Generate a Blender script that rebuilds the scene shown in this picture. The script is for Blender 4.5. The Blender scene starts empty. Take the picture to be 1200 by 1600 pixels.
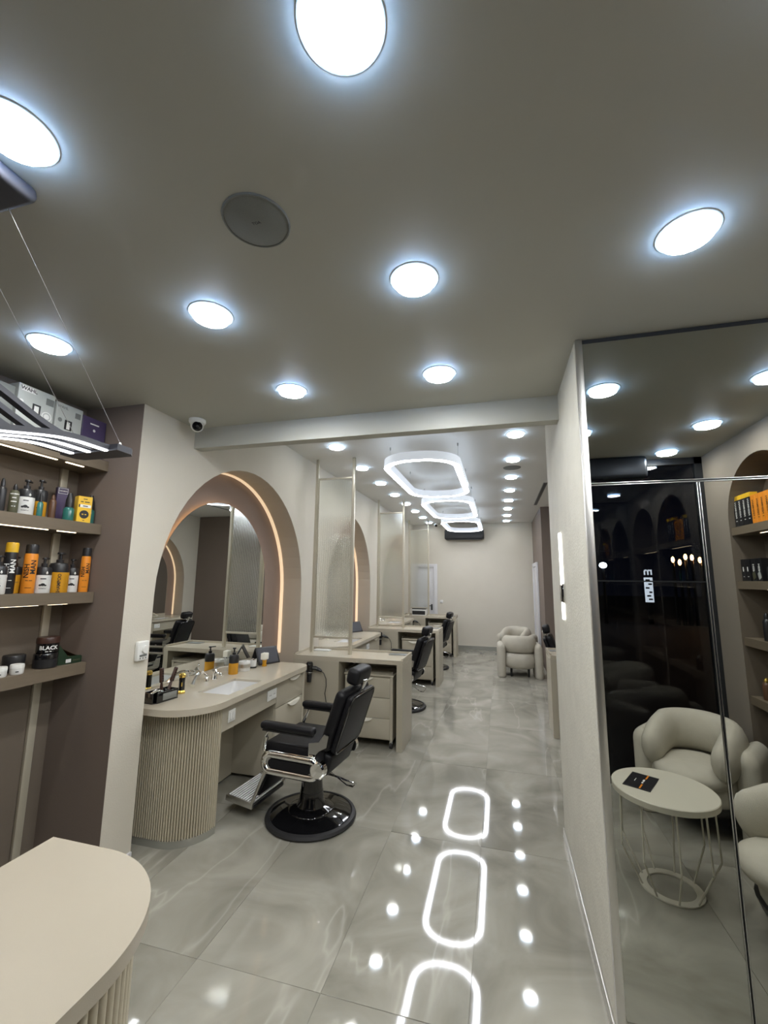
import bpy, bmesh, math, random
from mathutils import Vector, Matrix, Euler
random.seed(7)
PI = math.pi
scene = bpy.context.scene
COL = scene.collection

# ------------------------------------------------------------------ camera, world, exposure
cd = bpy.data.cameras.new('camera')
cam = bpy.data.objects.new('camera', cd)
COL.objects.link(cam)
yaw, pitch, roll = 0.26325, 0.15526, 0.01112
fw = Vector((-math.sin(yaw)*math.cos(pitch), math.cos(yaw)*math.cos(pitch), math.sin(pitch)))
rt = Vector((math.cos(yaw), math.sin(yaw), 0))
up = rt.cross(fw)
r2 = rt*math.cos(roll) + up*math.sin(roll)
u2 = -rt*math.sin(roll) + up*math.cos(roll)
cam.matrix_world = Matrix(((r2.x, u2.x, -fw.x, 0), (r2.y, u2.y, -fw.y, 0), (r2.z, u2.z, -fw.z, 1.7), (0, 0, 0, 1)))
cd.sensor_fit = 'VERTICAL'; cd.sensor_height = 36.0
cd.lens = 669.3/1600*36.0
cd.clip_start = 0.02; cd.clip_end = 200
scene.camera = cam

w = bpy.data.worlds.new('night'); scene.world = w; w.use_nodes = True
w.node_tree.nodes['Background'].inputs[0].default_value = (0.010, 0.012, 0.022, 1)
w.node_tree.nodes['Background'].inputs[1].default_value = 0.12
vs = scene.view_settings
vs.view_transform = 'Standard'; vs.look = 'None'; vs.gamma = 1.0; vs.use_curve_mapping = False
vs.exposure = 2.12
E_DOWN = 34.0      # entrance downlight diffusers
E_REAR = 11.5      # downlights over the stations
E_RING = 5.8      # oblong ring pendants
C_COOL = (0.985, 0.98, 0.95)

# ------------------------------------------------------------------ materials
M = {}
def nmat(name):
    m = bpy.data.materials.new(name); m.use_nodes = True
    M[name] = m
    nt = m.node_tree
    return m, nt, nt.nodes['Principled BSDF']
def pm(name, col, rough=0.5, metal=0.0, var=0.0, vscale=4.0, bump=0.0, bscale=200.0, spec=0.5, coat=0.0, stretch=None):
    m, nt, b = nmat(name)
    b.inputs['Roughness'].default_value = rough
    b.inputs['Metallic'].default_value = metal
    b.inputs['Specular IOR Level'].default_value = spec
    b.inputs['Coat Weight'].default_value = coat
    b.inputs['Base Color'].default_value = (*col, 1)
    tc = nt.nodes.new('ShaderNodeTexCoord')
    src = tc.outputs['Object']
    if stretch:
        mp = nt.nodes.new('ShaderNodeMapping'); mp.inputs['Scale'].default_value = stretch
        nt.links.new(src, mp.inputs['Vector']); src = mp.outputs['Vector']
    if var > 0:
        n = nt.nodes.new('ShaderNodeTexNoise'); n.inputs['Scale'].default_value = vscale; n.inputs['Detail'].default_value = 5
        nt.links.new(src, n.inputs['Vector'])
        mx = nt.nodes.new('ShaderNodeMix'); mx.data_type = 'RGBA'
        mx.inputs[6].default_value = (*[c*(1-var) for c in col], 1)
        mx.inputs[7].default_value = (*[min(1, c*(1+var)) for c in col], 1)
        nt.links.new(n.outputs['Fac'], mx.inputs[0]); nt.links.new(mx.outputs[2], b.inputs['Base Color'])
    if bump > 0:
        n2 = nt.nodes.new('ShaderNodeTexNoise'); n2.inputs['Scale'].default_value = bscale; n2.inputs['Detail'].default_value = 3
        nt.links.new(src, n2.inputs['Vector'])
        bp = nt.nodes.new('ShaderNodeBump'); bp.inputs['Strength'].default_value = bump; bp.inputs['Distance'].default_value = 0.003
        nt.links.new(n2.outputs['Fac'], bp.inputs['Height']); nt.links.new(bp.outputs['Normal'], b.inputs['Normal'])
    return m
def em(name, col, s):
    m, nt, b = nmat(name)
    b.inputs['Base Color'].default_value = (*col, 1)
    b.inputs['Emission Color'].default_value = (*col, 1)
    b.inputs['Emission Strength'].default_value = s
    return m

pm('wall_paint', (0.66, 0.62, 0.535), 0.75, var=0.04, vscale=3, bump=0.35, bscale=110)
pm('plaster', (0.62, 0.60, 0.525), 0.7, var=0.10, vscale=9, bump=0.7, bscale=90)
pm('brown_paint', (0.19, 0.15, 0.125), 0.7, var=0.05, vscale=3, bump=0.2, bscale=150)
pm('niche_paint', (0.30, 0.225, 0.19), 0.7, var=0.05, vscale=3, bump=0.2, bscale=150)
pm('shelf_wall', (0.165, 0.135, 0.105), 0.7, var=0.06, vscale=3, bump=0.2, bscale=150)
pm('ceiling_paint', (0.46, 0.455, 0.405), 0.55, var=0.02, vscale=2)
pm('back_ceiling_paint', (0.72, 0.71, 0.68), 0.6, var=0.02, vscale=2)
pm('reveal_paint', (0.52, 0.465, 0.385), 0.7, var=0.04, vscale=3, bump=0.2, bscale=150)
pm('taupe_paint', (0.27, 0.235, 0.195), 0.7, var=0.04, vscale=3, bump=0.2, bscale=150)
pm('lacquer', (0.47, 0.43, 0.34), 0.32, var=0.03, vscale=5)
pm('lacquer_top', (0.53, 0.48, 0.385), 0.22, var=0.03, vscale=5)
pm('desk_top', (0.385, 0.345, 0.272), 0.38, var=0.03, vscale=6, bump=0.08, bscale=500)
pm('flute', (0.50, 0.45, 0.34), 0.42, var=0.04, vscale=6)
pm('shelf_wood', (0.17, 0.135, 0.095), 0.5, var=0.12, vscale=18, stretch=(3, 0.4, 3))
pm('handle_cream', (0.88, 0.85, 0.76), 0.3)
pm('white_plastic', (0.80, 0.80, 0.77), 0.35)
pm('white_paint', (0.70, 0.70, 0.72), 0.4)
pm('ceramic', (0.66, 0.66, 0.65), 0.08, coat=0.6)
pm('chrome', (0.86, 0.86, 0.85), 0.06, 1.0)
pm('steel', (0.55, 0.55, 0.54), 0.28, 1.0)
pm('alu_white_sheen', (0.88, 0.88, 0.87), 0.42, 0.35)  # slats' white reflection put into a paler, less metallic colour
pm('alu', (0.62, 0.61, 0.58), 0.35, 1.0)
pm('black_leather', (0.007, 0.007, 0.009), 0.45, spec=0.28, var=0.15, vscale=8, bump=0.25, bscale=260)
pm('black_gloss', (0.006, 0.006, 0.007), 0.07, coat=0.5)
pm('black_rubber', (0.02, 0.02, 0.022), 0.55)
pm('black_plastic', (0.018, 0.018, 0.02), 0.35)
pm('lamp_black', (0.045, 0.047, 0.06), 0.5)
pm('dark_frame', (0.02, 0.022, 0.026), 0.4)
pm('champagne', (0.56, 0.52, 0.42), 0.30, 0.2)
pm('boucle', (0.52, 0.49, 0.415), 0.95, var=0.08, vscale=14, bump=0.5, bscale=320)
pm('table_paint', (0.60, 0.57, 0.48), 0.4, var=0.02)
pm('wire', (0.5, 0.5, 0.5), 0.3, 0.8)
pm('speaker_grey', (0.20, 0.205, 0.19), 0.75, var=0.1, vscale=300, bump=0.3, bscale=900)
pm('orange', (0.78, 0.27, 0.025), 0.32, var=0.05, vscale=20)
pm('yellow', (0.85, 0.52, 0.03), 0.35)
pm('amber', (0.62, 0.30, 0.02), 0.14, var=0.1, vscale=20)
pm('ink_black', (0.012, 0.012, 0.014), 0.4)
pm('ink_white', (0.85, 0.85, 0.83), 0.5)
pm('label_white', (0.72, 0.72, 0.70), 0.4)
pm('olive', (0.085, 0.085, 0.05), 0.4)
pm('teal', (0.03, 0.16, 0.14), 0.12, coat=0.4)
pm('purple', (0.065, 0.045, 0.11), 0.4)
pm('brownish', (0.11, 0.055, 0.03), 0.35)
pm('pink', (0.55, 0.22, 0.19), 0.4)
pm('blue', (0.03, 0.12, 0.28), 0.3)
pm('green_box', (0.015, 0.035, 0.018), 0.35)
pm('cardboard', (0.22, 0.13, 0.06), 0.8)
pm('grey_box', (0.42, 0.44, 0.42), 0.4, var=0.06, vscale=20)
pm('grey_mark', (0.16, 0.17, 0.165), 0.4)
pm('gold', (0.80, 0.56, 0.14), 0.18, 0.9)
pm('dark_wood', (0.05, 0.022, 0.016), 0.35)
pm('grout', (0.33, 0.315, 0.27), 0.7)
pm('kick', (0.40, 0.40, 0.36), 0.25, 0.4)
pm('street', (0.03, 0.03, 0.032), 0.8)
pm('curtain_box', (0.03, 0.035, 0.045), 0.35, 0.5)
em('light_cool', C_COOL, E_DOWN)
em('light_rear', C_COOL, E_REAR)
em('added_halo_glow', (0.36, 0.60, 1.0), E_DOWN*0.17)  # bluish glow added to tint the ceiling around each entrance downlight
em('added_halo_glow_rear', (0.55, 0.75, 1.0), E_REAR*0.45)  # same added halo glow for the downlights over the stations
em('light_ring', (0.95, 0.96, 1.0), E_RING)
em('light_wave', (0.94, 0.96, 1.0), 3.0)
em('added_ring_uplight', (0.72, 0.84, 1.0), 1.0)  # glow added on top of the ring pendants to brighten the rear ceiling
em('ring_body', (0.80, 0.86, 0.95), 0.11)
em('light_sign', (0.9, 0.95, 1.0), 0.55)
em('light_warm', (1.0, 0.77, 0.52), 0.145)
em('light_halo', (1.0, 0.66, 0.32), 1.0)
em('light_shelf', (1.0, 0.80, 0.55), 2.0)
em('light_sconce', (1.0, 0.98, 0.94), 1.2)
em('light_street', (1.0, 0.45, 0.14), 14.0)
em('light_street_white', (0.75, 0.88, 1.0), 10.0)

m, nt, b = nmat('mirror')
b.inputs['Metallic'].default_value = 1; b.inputs['Roughness'].default_value = 0.0
b.inputs['Base Color'].default_value = (0.80, 0.82, 0.80, 1)
m, nt, b = nmat('mirror_smoke')
b.inputs['Metallic'].default_value = 1; b.inputs['Roughness'].default_value = 0.0
b.inputs['Base Color'].default_value = (0.53, 0.54, 0.51, 1)
# fluted glass
m, nt, b = nmat('fluted_glass')
b.inputs['Base Color'].default_value = (0.93, 0.95, 0.92, 1)
b.inputs['Transmission Weight'].default_value = 1.0
b.inputs['Roughness'].default_value = 0.22
b.inputs['IOR'].default_value = 1.25
# dark shop window glass
m, nt, b = nmat('window_glass')
b.inputs['Base Color'].default_value = (0.45, 0.48, 0.55, 1)
b.inputs['Transmission Weight'].default_value = 1.0
b.inputs['Roughness'].default_value = 0.0
b.inputs['IOR'].default_value = 1.5

# polished porcelain tile with veins, a different cut of the pattern on every tile
m, nt, b = nmat('tile')
N = nt.nodes; L = nt.links
geo = N.new('ShaderNodeNewGeometry'); oi = N.new('ShaderNodeObjectInfo')
mul = N.new('ShaderNodeVectorMath'); mul.operation = 'MULTIPLY_ADD'
cmb = N.new('ShaderNodeCombineXYZ')
for k, f in enumerate((17.0, 31.0, 9.0)):
    mm = N.new('ShaderNodeMath'); mm.operation = 'MULTIPLY'; mm.inputs[1].default_value = f
    L.new(oi.outputs['Random'], mm.inputs[0]); L.new(mm.outputs[0], cmb.inputs[k])
add = N.new('ShaderNodeVectorMath'); add.operation = 'ADD'
L.new(geo.outputs['Position'], add.inputs[0]); L.new(cmb.outputs[0], add.inputs[1])
n1 = N.new('ShaderNodeTexNoise'); n1.inputs['Scale'].default_value = 1.9; n1.inputs['Detail'].default_value = 7; n1.inputs['Distortion'].default_value = 1.1
L.new(add.outputs[0], n1.inputs['Vector'])
base = N.new('ShaderNodeValToRGB')
base.color_ramp.elements[0].position = 0.30; base.color_ramp.elements[0].color = (0.225, 0.215, 0.178, 1)
base.color_ramp.elements[1].position = 0.72; base.color_ramp.elements[1].color = (0.41, 0.396, 0.342, 1)
L.new(n1.outputs['Fac'], base.inputs[0])
vm = N.new('ShaderNodeMapping'); vm.inputs['Rotation'].default_value = (0, 0, 0.75); vm.inputs['Scale'].default_value = (1.5, 0.30, 1)
L.new(add.outputs[0], vm.inputs['Vector'])
n2 = N.new('ShaderNodeTexNoise'); n2.inputs['Scale'].default_value = 0.75; n2.inputs['Detail'].default_value = 5; n2.inputs['Distortion'].default_value = 0.15; n2.inputs['Roughness'].default_value = 0.45
L.new(vm.outputs[0], n2.inputs['Vector'])
sb = N.new('ShaderNodeMath'); sb.operation = 'SUBTRACT'; sb.inputs[1].default_value = 0.5; L.new(n2.outputs['Fac'], sb.inputs[0])
ab = N.new('ShaderNodeMath'); ab.operation = 'ABSOLUTE'; L.new(sb.outputs[0], ab.inputs[0])
vr = N.new('ShaderNodeValToRGB')
vr.color_ramp.elements[0].position = 0.0; vr.color_ramp.elements[0].color = (1, 1, 1, 1)
vr.color_ramp.elements[1].position = 0.005; vr.color_ramp.elements[1].color = (0, 0, 0, 1)
L.new(ab.outputs[0], vr.inputs[0])
vf = N.new('ShaderNodeMath'); vf.operation = 'MULTIPLY'; vf.inputs[1].default_value = 0.26; L.new(vr.outputs[0], vf.inputs[0])
mx = N.new('ShaderNodeMix'); mx.data_type = 'RGBA'
L.new(vf.outputs[0], mx.inputs[0]); L.new(base.outputs[0], mx.inputs[6]); mx.inputs[7].default_value = (0.66, 0.64, 0.57, 1)
L.new(mx.outputs[2], b.inputs['Base Color'])
b.inputs['Roughness'].default_value = 0.045
b.inputs['Specular IOR Level'].default_value = 0.62

# ------------------------------------------------------------------ mesh helpers
FLIP = False          # mirror-image twins of the island and trolley
class MB:
    def __init__(s): s.v = []; s.f = []
    def add(s, v, f, mat=None):
        o = len(s.v)
        if mat is not None: v = [mat @ Vector(p) for p in v]
        s.v += [tuple(p) for p in v]; s.f += [tuple(i+o for i in q) for q in f]; return s
    def box(s, x0, x1, y0, y1, z0, z1, mat=None):
        v = [(x, y, z) for z in (z0, z1) for y in (y0, y1) for x in (x0, x1)]
        return s.add(v, [(0, 2, 3, 1), (4, 5, 7, 6), (0, 1, 5, 4), (2, 6, 7, 3), (0, 4, 6, 2), (1, 3, 7, 5)], mat)
    def rbox(s, x0, x1, y0, y1, z0, z1, r=0.01, seg=2, mat=None):
        bm = bmesh.new()
        bmesh.ops.create_cube(bm, size=1.0)
        for q in bm.verts:
            q.co = Vector(((x0+x1)/2+q.co.x*(x1-x0), (y0+y1)/2+q.co.y*(y1-y0), (z0+z1)/2+q.co.z*(z1-z0)))
        r = min(r, 0.49*min(abs(x1-x0), abs(y1-y0), abs(z1-z0)))
        bmesh.ops.bevel(bm, geom=bm.edges[:], offset=r, segments=seg, profile=0.5, affect='EDGES')
        bm.verts.index_update()
        s.add([q.co[:] for q in bm.verts], [[q.index for q in f.verts] for f in bm.faces], mat)
        bm.free(); return s
    def lathe(s, prof, n=24, mat=None, a0=0.0, a1=2*PI):
        full = abs(a1-a0-2*PI) < 1e-6
        k = n if full else n+1
        v = []; f = []
        for (r, z) in prof:
            for i in range(k):
                a = a0+(a1-a0)*i/n
                v.append((r*math.cos(a), r*math.sin(a), z))
        for j in range(len(prof)-1):
            for i in range(n):
                i2 = (i+1) % k if full else i+1
                f.append((j*k+i, j*k+i2, (j+1)*k+i2, (j+1)*k+i))
        if full and tuple(prof[0]) != tuple(prof[-1]):
            if prof[0][0] > 1e-5: f.append(tuple(range(k-1, -1, -1)))
            if prof[-1][0] > 1e-5: f.append(tuple((len(prof)-1)*k+i for i in range(k)))
        return s.add(v, f, mat)
    def cyl(s, p0, p1, r0, r1=None, n=12):
        r1 = r0 if r1 is None else r1
        p0 = Vector(p0); p1 = Vector(p1); d = p1-p0
        q = d.to_track_quat('Z', 'Y').to_matrix().to_4x4(); q.translation = p0
        return s.lathe([(r0, 0), (r1, d.length)], n, q)
    def tube(s, path, r, n=8, closed=False, sx=1.0, sz=1.0, cap=True, roundcap=False):
        P = [Vector(p) for p in path]; R = list(r) if isinstance(r, (list, tuple)) else [r]*len(P)
        if roundcap and not closed:
            d0 = (P[0]-P[1]).normalized(); d1 = (P[-1]-P[-2]).normalized()
            a, bb = P[0], P[-1]; ra, rb = R[0], R[-1]
            pre = [(a+d0*ra*math.sin(t), max(1e-4, ra*math.cos(t))) for t in (1.5, 1.2, 0.85, 0.45)]
            post = [(bb+d1*rb*math.sin(t), max(1e-4, rb*math.cos(t))) for t in (0.45, 0.85, 1.2, 1.5)]
            P = [p for p, _ in pre]+P+[p for p, _ in post]; R = [q for _, q in pre]+R+[q for _, q in post]
        m_ = len(P); v = []; f = []
        ref = Vector((0, 0, 1))
        for i in range(m_):
            if closed: t = P[(i+1) % m_]-P[i-1]
            else: t = P[min(i+1, m_-1)]-P[max(i-1, 0)]
            t.normalize()
            if abs(t.dot(ref)) > 0.95: side = t.cross(Vector((0, 1, 0))).normalized() if i == 0 else side0
            else: side = t.cross(ref).normalized()
            side0 = side
            upv = side.cross(t).normalized()
            for k in range(n):
                a = 2*PI*k/n
                v.append(P[i]+side*(math.cos(a)*R[i]*sx)+upv*(math.sin(a)*R[i]*sz))
        for i in range(m_ if closed else m_-1):
            j = (i+1) % m_
            for k in range(n):
                f.append((i*n+k, i*n+(k+1) % n, j*n+(k+1) % n, j*n+k))
        if not closed and cap:
            f.append(tuple(range(n-1, -1, -1))); f.append(tuple((m_-1)*n+k for k in range(n)))
        return s.add(v, f)
    def prism(s, pts, a0, a1, axis='z', mat=None):
        """extrude a 2-d outline: axis z (x,y), x (y,z), y (x,z)"""
        def mk(p, a):
            return (p[0], p[1], a) if axis == 'z' else ((a, p[0], p[1]) if axis == 'x' else (p[0], a, p[1]))
        n = len(pts)
        v = [mk(p, a0) for p in pts]+[mk(p, a1) for p in pts]
        f = [tuple(range(n-1, -1, -1)), tuple(range(n, 2*n))]+[(i, (i+1) % n, n+(i+1) % n, n+i) for i in range(n)]
        return s.add(v, f, mat)
    def build(s, name, mat, parent=None, smooth=35, loc=None):
        me = bpy.data.meshes.new(name)
        fx = -1.0 if FLIP else 1.0
        me.from_pydata([(p[0]*fx, p[1], p[2]) for p in s.v], [], s.f)
        bm = bmesh.new(); bm.from_mesh(me)
        bmesh.ops.recalc_face_normals(bm, faces=bm.faces[:])
        bm.to_mesh(me); bm.free()
        me.materials.append(M[mat] if isinstance(mat, str) else mat)
        if smooth:
            me.polygons.foreach_set('use_smooth', [True]*len(me.polygons))
            me.set_sharp_from_angle(angle=math.radians(smooth))
        return link(name, me, parent, loc)
def link(name, data, parent=None, loc=None):
    o = bpy.data.objects.new(name, data); COL.objects.link(o)
    if parent is not None: o.parent = parent
    if loc is not None: o.location = loc
    return o
def tag(o, label, cat, group=None, kind=None):
    o['label'] = label
    o['category'] = cat
    if group: o['group'] = group
    if kind: o['kind'] = kind
    return o
def thing(name, label, cat, loc=(0, 0, 0), rz=0.0, group=None):
    o = link(name, None, None, loc); o.rotation_euler = (0, 0, rz)
    return tag(o, label, cat, group)
def struct(o, label=None):
    o['kind'] = 'structure'
    if label: o['label'] = label
    return o
def dup(root, loc, rz=None, label=None, skip=()):
    r = root.copy(); COL.objects.link(r); r.location = loc
    if rz is not None: r.rotation_euler = (0, 0, rz)
    if label: r['label'] = label
    for ch in list(root.children):
        if ch.name.split('.')[0] in skip: continue
        c = ch.copy(); COL.objects.link(c); c.parent = r
        for g in list(ch.children):
            d = g.copy(); COL.objects.link(d); d.parent = c
    return r
def arc(cx, cy, r, a0, a1, n):
    return [(cx+r*math.cos(a0+(a1-a0)*i/n), cy+r*math.sin(a0+(a1-a0)*i/n)) for i in range(n+1)]
def stadium(x0, x1, y0, y1, r, n=6):
    return (arc(x1-r, y1-r, r, 0, PI/2, n)+arc(x0+r, y1-r, r, PI/2, PI, n)+arc(x0+r, y0+r, r, PI, 1.5*PI, n)+arc(x1-r, y0+r, r, 1.5*PI, 2*PI, n))
_tc = {}
def text_geo(s):
    """flat lettering as verts/faces, cap height about 1, centred"""
    if s in _tc: return _tc[s]
    cu = bpy.data.curves.new('lettering', 'FONT'); cu.body = s; cu.size = 1.4; cu.align_x = 'CENTER'; cu.align_y = 'CENTER'
    cu.resolution_u = 2; cu.offset = 0.03
    o = bpy.data.objects.new('lettering', cu); COL.objects.link(o)
    dg = bpy.context.evaluated_depsgraph_get()
    me = bpy.data.meshes.new_from_object(o.evaluated_get(dg))
    v = [tuple(q.co[:2]) for q in me.vertices]; f = [tuple(p.vertices) for p in me.polygons]
    bpy.data.objects.remove(o); bpy.data.curves.remove(cu); bpy.data.meshes.remove(me)
    _tc[s] = (v, f)
    return _tc[s]
READ = {'NISH', 'MAN', 'NISHMAN', 'WAHL', 'SHAMPOO', 'BLACK', 'TOA', 'm'}     # the words one can read in the photograph
def letter(s, size, fn, parent, mat='ink_black', name='lettering', rot=0.0, fine=False):
    """print on a surface: fn maps (u, v) in metres to a point; small print nobody can read becomes short printed dashes"""
    if s in READ:
        v, f = text_geo(s)
        if fine:
            bm = bmesh.new(); bv = [bm.verts.new((p[0], p[1], 0)) for p in v]
            for q in f:
                try: bm.faces.new([bv[i] for i in q])
                except ValueError: pass
            for it in range(4):
                bmesh.ops.triangulate(bm, faces=bm.faces[:])
                lg = [e for e in bm.edges if e.calc_length() > 0.16]
                if not lg: break
                bmesh.ops.subdivide_edges(bm, edges=lg, cuts=1)
            bmesh.ops.triangulate(bm, faces=bm.faces[:])
            bm.verts.index_update()
            v = [tuple(q.co[:2]) for q in bm.verts]; f = [tuple(q.index for q in p.verts) for p in bm.faces]; bm.free()
    else:
        v, f = [], []; name = 'print_line'
        tot = 0.62*len(s); x = -tot/2
        for wd in s.split(' '):
            n = 4; l_ = 0.62*len(wd)-0.15; o = len(v)
            for i in range(n+1): v += [(x+l_*i/n, -0.32), (x+l_*i/n, 0.32)]
            f += [(o+2*i, o+2*i+2, o+2*i+3, o+2*i+1) for i in range(n)]
            x += 0.62*(len(wd)+1)
    c, sn = math.cos(rot), math.sin(rot)
    V = [fn((a*c-b_*sn)*size, (a*sn+b_*c)*size) for a, b_ in v]
    me = bpy.data.meshes.new(name); me.from_pydata([tuple(p) for p in V], [], f); me.materials.append(M[mat])
    return link(name, me, parent)
ORD = ['first', 'second', 'third', 'fourth', 'fifth', 'sixth', 'seventh', 'eighth', 'ninth', 'tenth']

# ------------------------------------------------------------------ the setting
XL, XN, YS = -2.22, -2.70, 2.17          # station wall, shelf-niche back wall, niche side wall
YM, XP = 2.04, 0.372                     # mirror plane, corridor face of the pier
ZF, ZB, YB = 2.82, 3.13, 11.15           # front ceiling, back ceiling, back wall
XR, XQ, YQ = 1.78, 2.08, 8.78            # front right wall, alcove right wall, brown end wall
XK = 0.80                                # rear right wall
Y0 = -0.26                               # shop window
ARC_R, ARC_Z, NICHE = 1.10, 1.57, 0.27
ST = [3.50, 6.255, 9.01]                 # arch centres on the station wall

# floor: grout bed with one object per tile
fl = MB().box(XN-0.05, XQ+0.05, Y0-0.05, YB+0.05, -0.08, -0.003).build('floor', 'grout')
struct(fl, 'polished grey veined porcelain tile floor')
TX, TY = 0.6, 1.2
def tile(ix, iy):
    x0 = max(-0.17+ix*TX, XN); x1 = min(-0.17+(ix+1)*TX, XQ)
    y0 = max(1.93+iy*TY, Y0); y1 = min(1.93+(iy+1)*TY, YB)
    if x1-x0 < 0.02 or y1-y0 < 0.02: return
    hx, hy = (x1-x0)/2-0.0007, (y1-y0)/2-0.0007
    b_ = 0.0008
    mb = MB()
    v = [(-hx, -hy, -0.01), (hx, -hy, -0.01), (hx, hy, -0.01), (-hx, hy, -0.01),
         (-hx, -hy, -b_), (hx, -hy, -b_), (hx, hy, -b_), (-hx, hy, -b_),
         (-hx+b_, -hy+b_, 0), (hx-b_, -hy+b_, 0), (hx-b_, hy-b_, 0), (-hx+b_, hy-b_, 0)]
    f = [(0, 1, 5, 4), (1, 2, 6, 5), (2, 3, 7, 6), (3, 0, 4, 7), (4, 5, 9, 8), (5, 6, 10, 9), (6, 7, 11, 10), (7, 4, 8, 11), (8, 9, 10, 11)]
    o = mb.add(v, f).build('tile', 'tile', fl, smooth=0, loc=((x0+x1)/2, (y0+y1)/2, 0))
    o.rotation_euler = (random.uniform(-1, 1)*0.0010, random.uniform(-1, 1)*0.0036, 0)
for ix in range(-5, 4):
    for iy in range(-2, 8): tile(ix, iy)

# ceilings and the beam between them
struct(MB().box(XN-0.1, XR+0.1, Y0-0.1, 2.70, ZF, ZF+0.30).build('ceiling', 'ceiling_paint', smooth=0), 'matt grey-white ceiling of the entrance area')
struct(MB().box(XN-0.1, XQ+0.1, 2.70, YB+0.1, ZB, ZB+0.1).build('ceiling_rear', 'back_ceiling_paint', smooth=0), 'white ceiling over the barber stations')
struct(MB().box(XL-0.02, XP+0.02, 2.66, 2.745, 2.665, ZB+0.05).build('trim_beam', 'ceiling_paint', smooth=0), 'painted beam dropping below the ceilings between entrance and stations')

# station wall with three arched recesses
def arch_wall(name, x, sgn, y0, y1, z1, centres, r, zc, mat, zb=0.0):
    mb = MB(); cur = y0; n = 28
    def quad(pts): mb.add(pts, [(0, 1, 2, 3)])
    for c in centres:
        quad([(x, cur, 0), (x, c-r, 0), (x, c-r, z1), (x, cur, z1)])
        pts = [(c-r*math.cos(PI*i/n), zc+r*math.sin(PI*i/n)) for i in range(n+1)]
        for i in range(n):
            (ya, za), (yb, zb_) = pts[i], pts[i+1]
            quad([(x, ya, za), (x, yb, zb_), (x, yb, z1), (x, ya, z1)])
        cur = c+r
    quad([(x, cur, 0), (x, y1, 0), (x, y1, z1), (x, cur, z1)])
    return struct(mb.build(name, mat, smooth=0))
def arch_path(c, r, zc, z0, n=28):
    return [(c-r, z0)]+[(c-r*math.cos(PI*i/n), zc+r*math.sin(PI*i/n)) for i in range(n+1)]+[(c+r, z0)]
def recess(name, x, sgn, depth, c, r, zc, mats):
    """reveal (soffit) and back of an arched recess; depth goes away from the room (sgn -1 = towards -x)"""
    p = arch_path(c, r, zc, 0.0); xb = x+sgn*depth; mb = MB()
    for a, b_ in zip(p[:-1], p[1:]):
        mb.add([(x, *a), (x, *b_), (xb, *b_), (xb, *a)], [(0, 1, 2, 3)])
    o = struct(mb.build(name+'_reveal', mats[0], smooth=40))
    back = MB().prism(p, xb, xb+sgn*0.05, 'x').build(name+'_back', mats[1], smooth=0)
    struct(back)
    return o
wl = arch_wall('wall_left', XL, -1, YS, YB, ZB, ST, ARC_R, ARC_Z, 'wall_paint'); wl['label'] = 'warm grey painted wall with three tall arched recesses'
for k, c in enumerate(ST):
    o = recess('wall_recess', XL, -1, NICHE, c, ARC_R, ARC_Z, ('reveal_paint', 'niche_paint'))
wr = arch_wall('wall_alcove', XQ, 1, YM+0.07, YQ, ZB, [7.30], 1.10, ARC_Z, 'wall_paint'); wr['label'] = 'warm grey painted alcove wall with one arched recess'
recess('wall_recess', XQ, 1, NICHE, 7.30, 1.10, ARC_Z, ('reveal_paint', 'niche_paint'))

struct(MB().box(XN-0.1, XN, Y0, YS+0.1, 0, ZF).build('wall_niche', 'shelf_wall', smooth=0), 'dark taupe back wall of the product shelves')
struct(MB().box(XN-0.1, XL-0.0015, YS, YS+0.08, 0, ZF+0.2).build('wall_niche_side', 'brown_paint', smooth=0), 'dark brown side wall closing the product shelves')
struct(MB().box(XL-0.6, XQ+0.1, YB, YB+0.1, 0, ZB).build('wall_back', 'wall_paint', smooth=0), 'pale grey back wall at the end of the salon')
struct(MB().box(XK, XK+0.1, YQ+0.1, YB, 0, ZB).build('wall_rear_right', 'brown_paint', smooth=0), 'brown painted wall beside the far armchair')
struct(MB().box(XK, XQ+0.1, YQ, YQ+0.1, 0, ZB).build('wall_end', 'brown_paint', smooth=0), 'brown painted wall closing the right-hand alcove')
struct(MB().box(XP, 0.52, YM+0.0105, 3.40, 0, ZB)  .build('wall_pier', 'plaster', smooth=0), 'rough plastered pier between mirror panels and stations')
struct(MB().box(0.52, XQ+0.3, YM+0.01, YM+0.07, 0, ZB).build('wall_mirror', 'wall_paint', smooth=0), 'partition wall carrying the mirror panels')
struct(MB().box(-1.5, XK-0.001, YB-0.018, YB-0.0005, 0, 0.095).build('baseboard_back', 'kick', smooth=0), 'grey tile baseboard along the back wall')
struct(MB().box(XL+0.0005, XL+0.014, YS-0.0, 2.395, 0.0, 0.05).build('baseboard_left', 'white_paint', smooth=0), 'short white baseboard under the thermostat wall')
struct(MB().rbox(XP+0.0, 0.4025, YM-0.012, YM+0.0095, 0.0, ZF-0.001, 0.003).build('trim_mirror_edge', 'alu'), 'pale metal edge strip beside the mirror panels')

struct(MB().rbox(XP-0.010, XP-0.0005, YM+0.012, 3.40, 0.0, 0.055, 0.002).build('baseboard_pier', 'alu'), 'slim metal baseboard along the plastered pier')
# front right wall with two arched shelf recesses
RC = [0.53, 1.47]; RR, RZ = 0.445, 2.18
rw = arch_wall('wall_right', XR, 1, Y0, YM+0.02, ZF, RC, RR, RZ, 'taupe_paint'); rw['label'] = 'taupe wall with arched shelf recesses seen in the mirror'
for c in RC: recess('wall_shelf_recess', XR, 1, 0.22, c, RR, RZ, ('shelf_wall', 'shelf_wall'))

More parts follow.
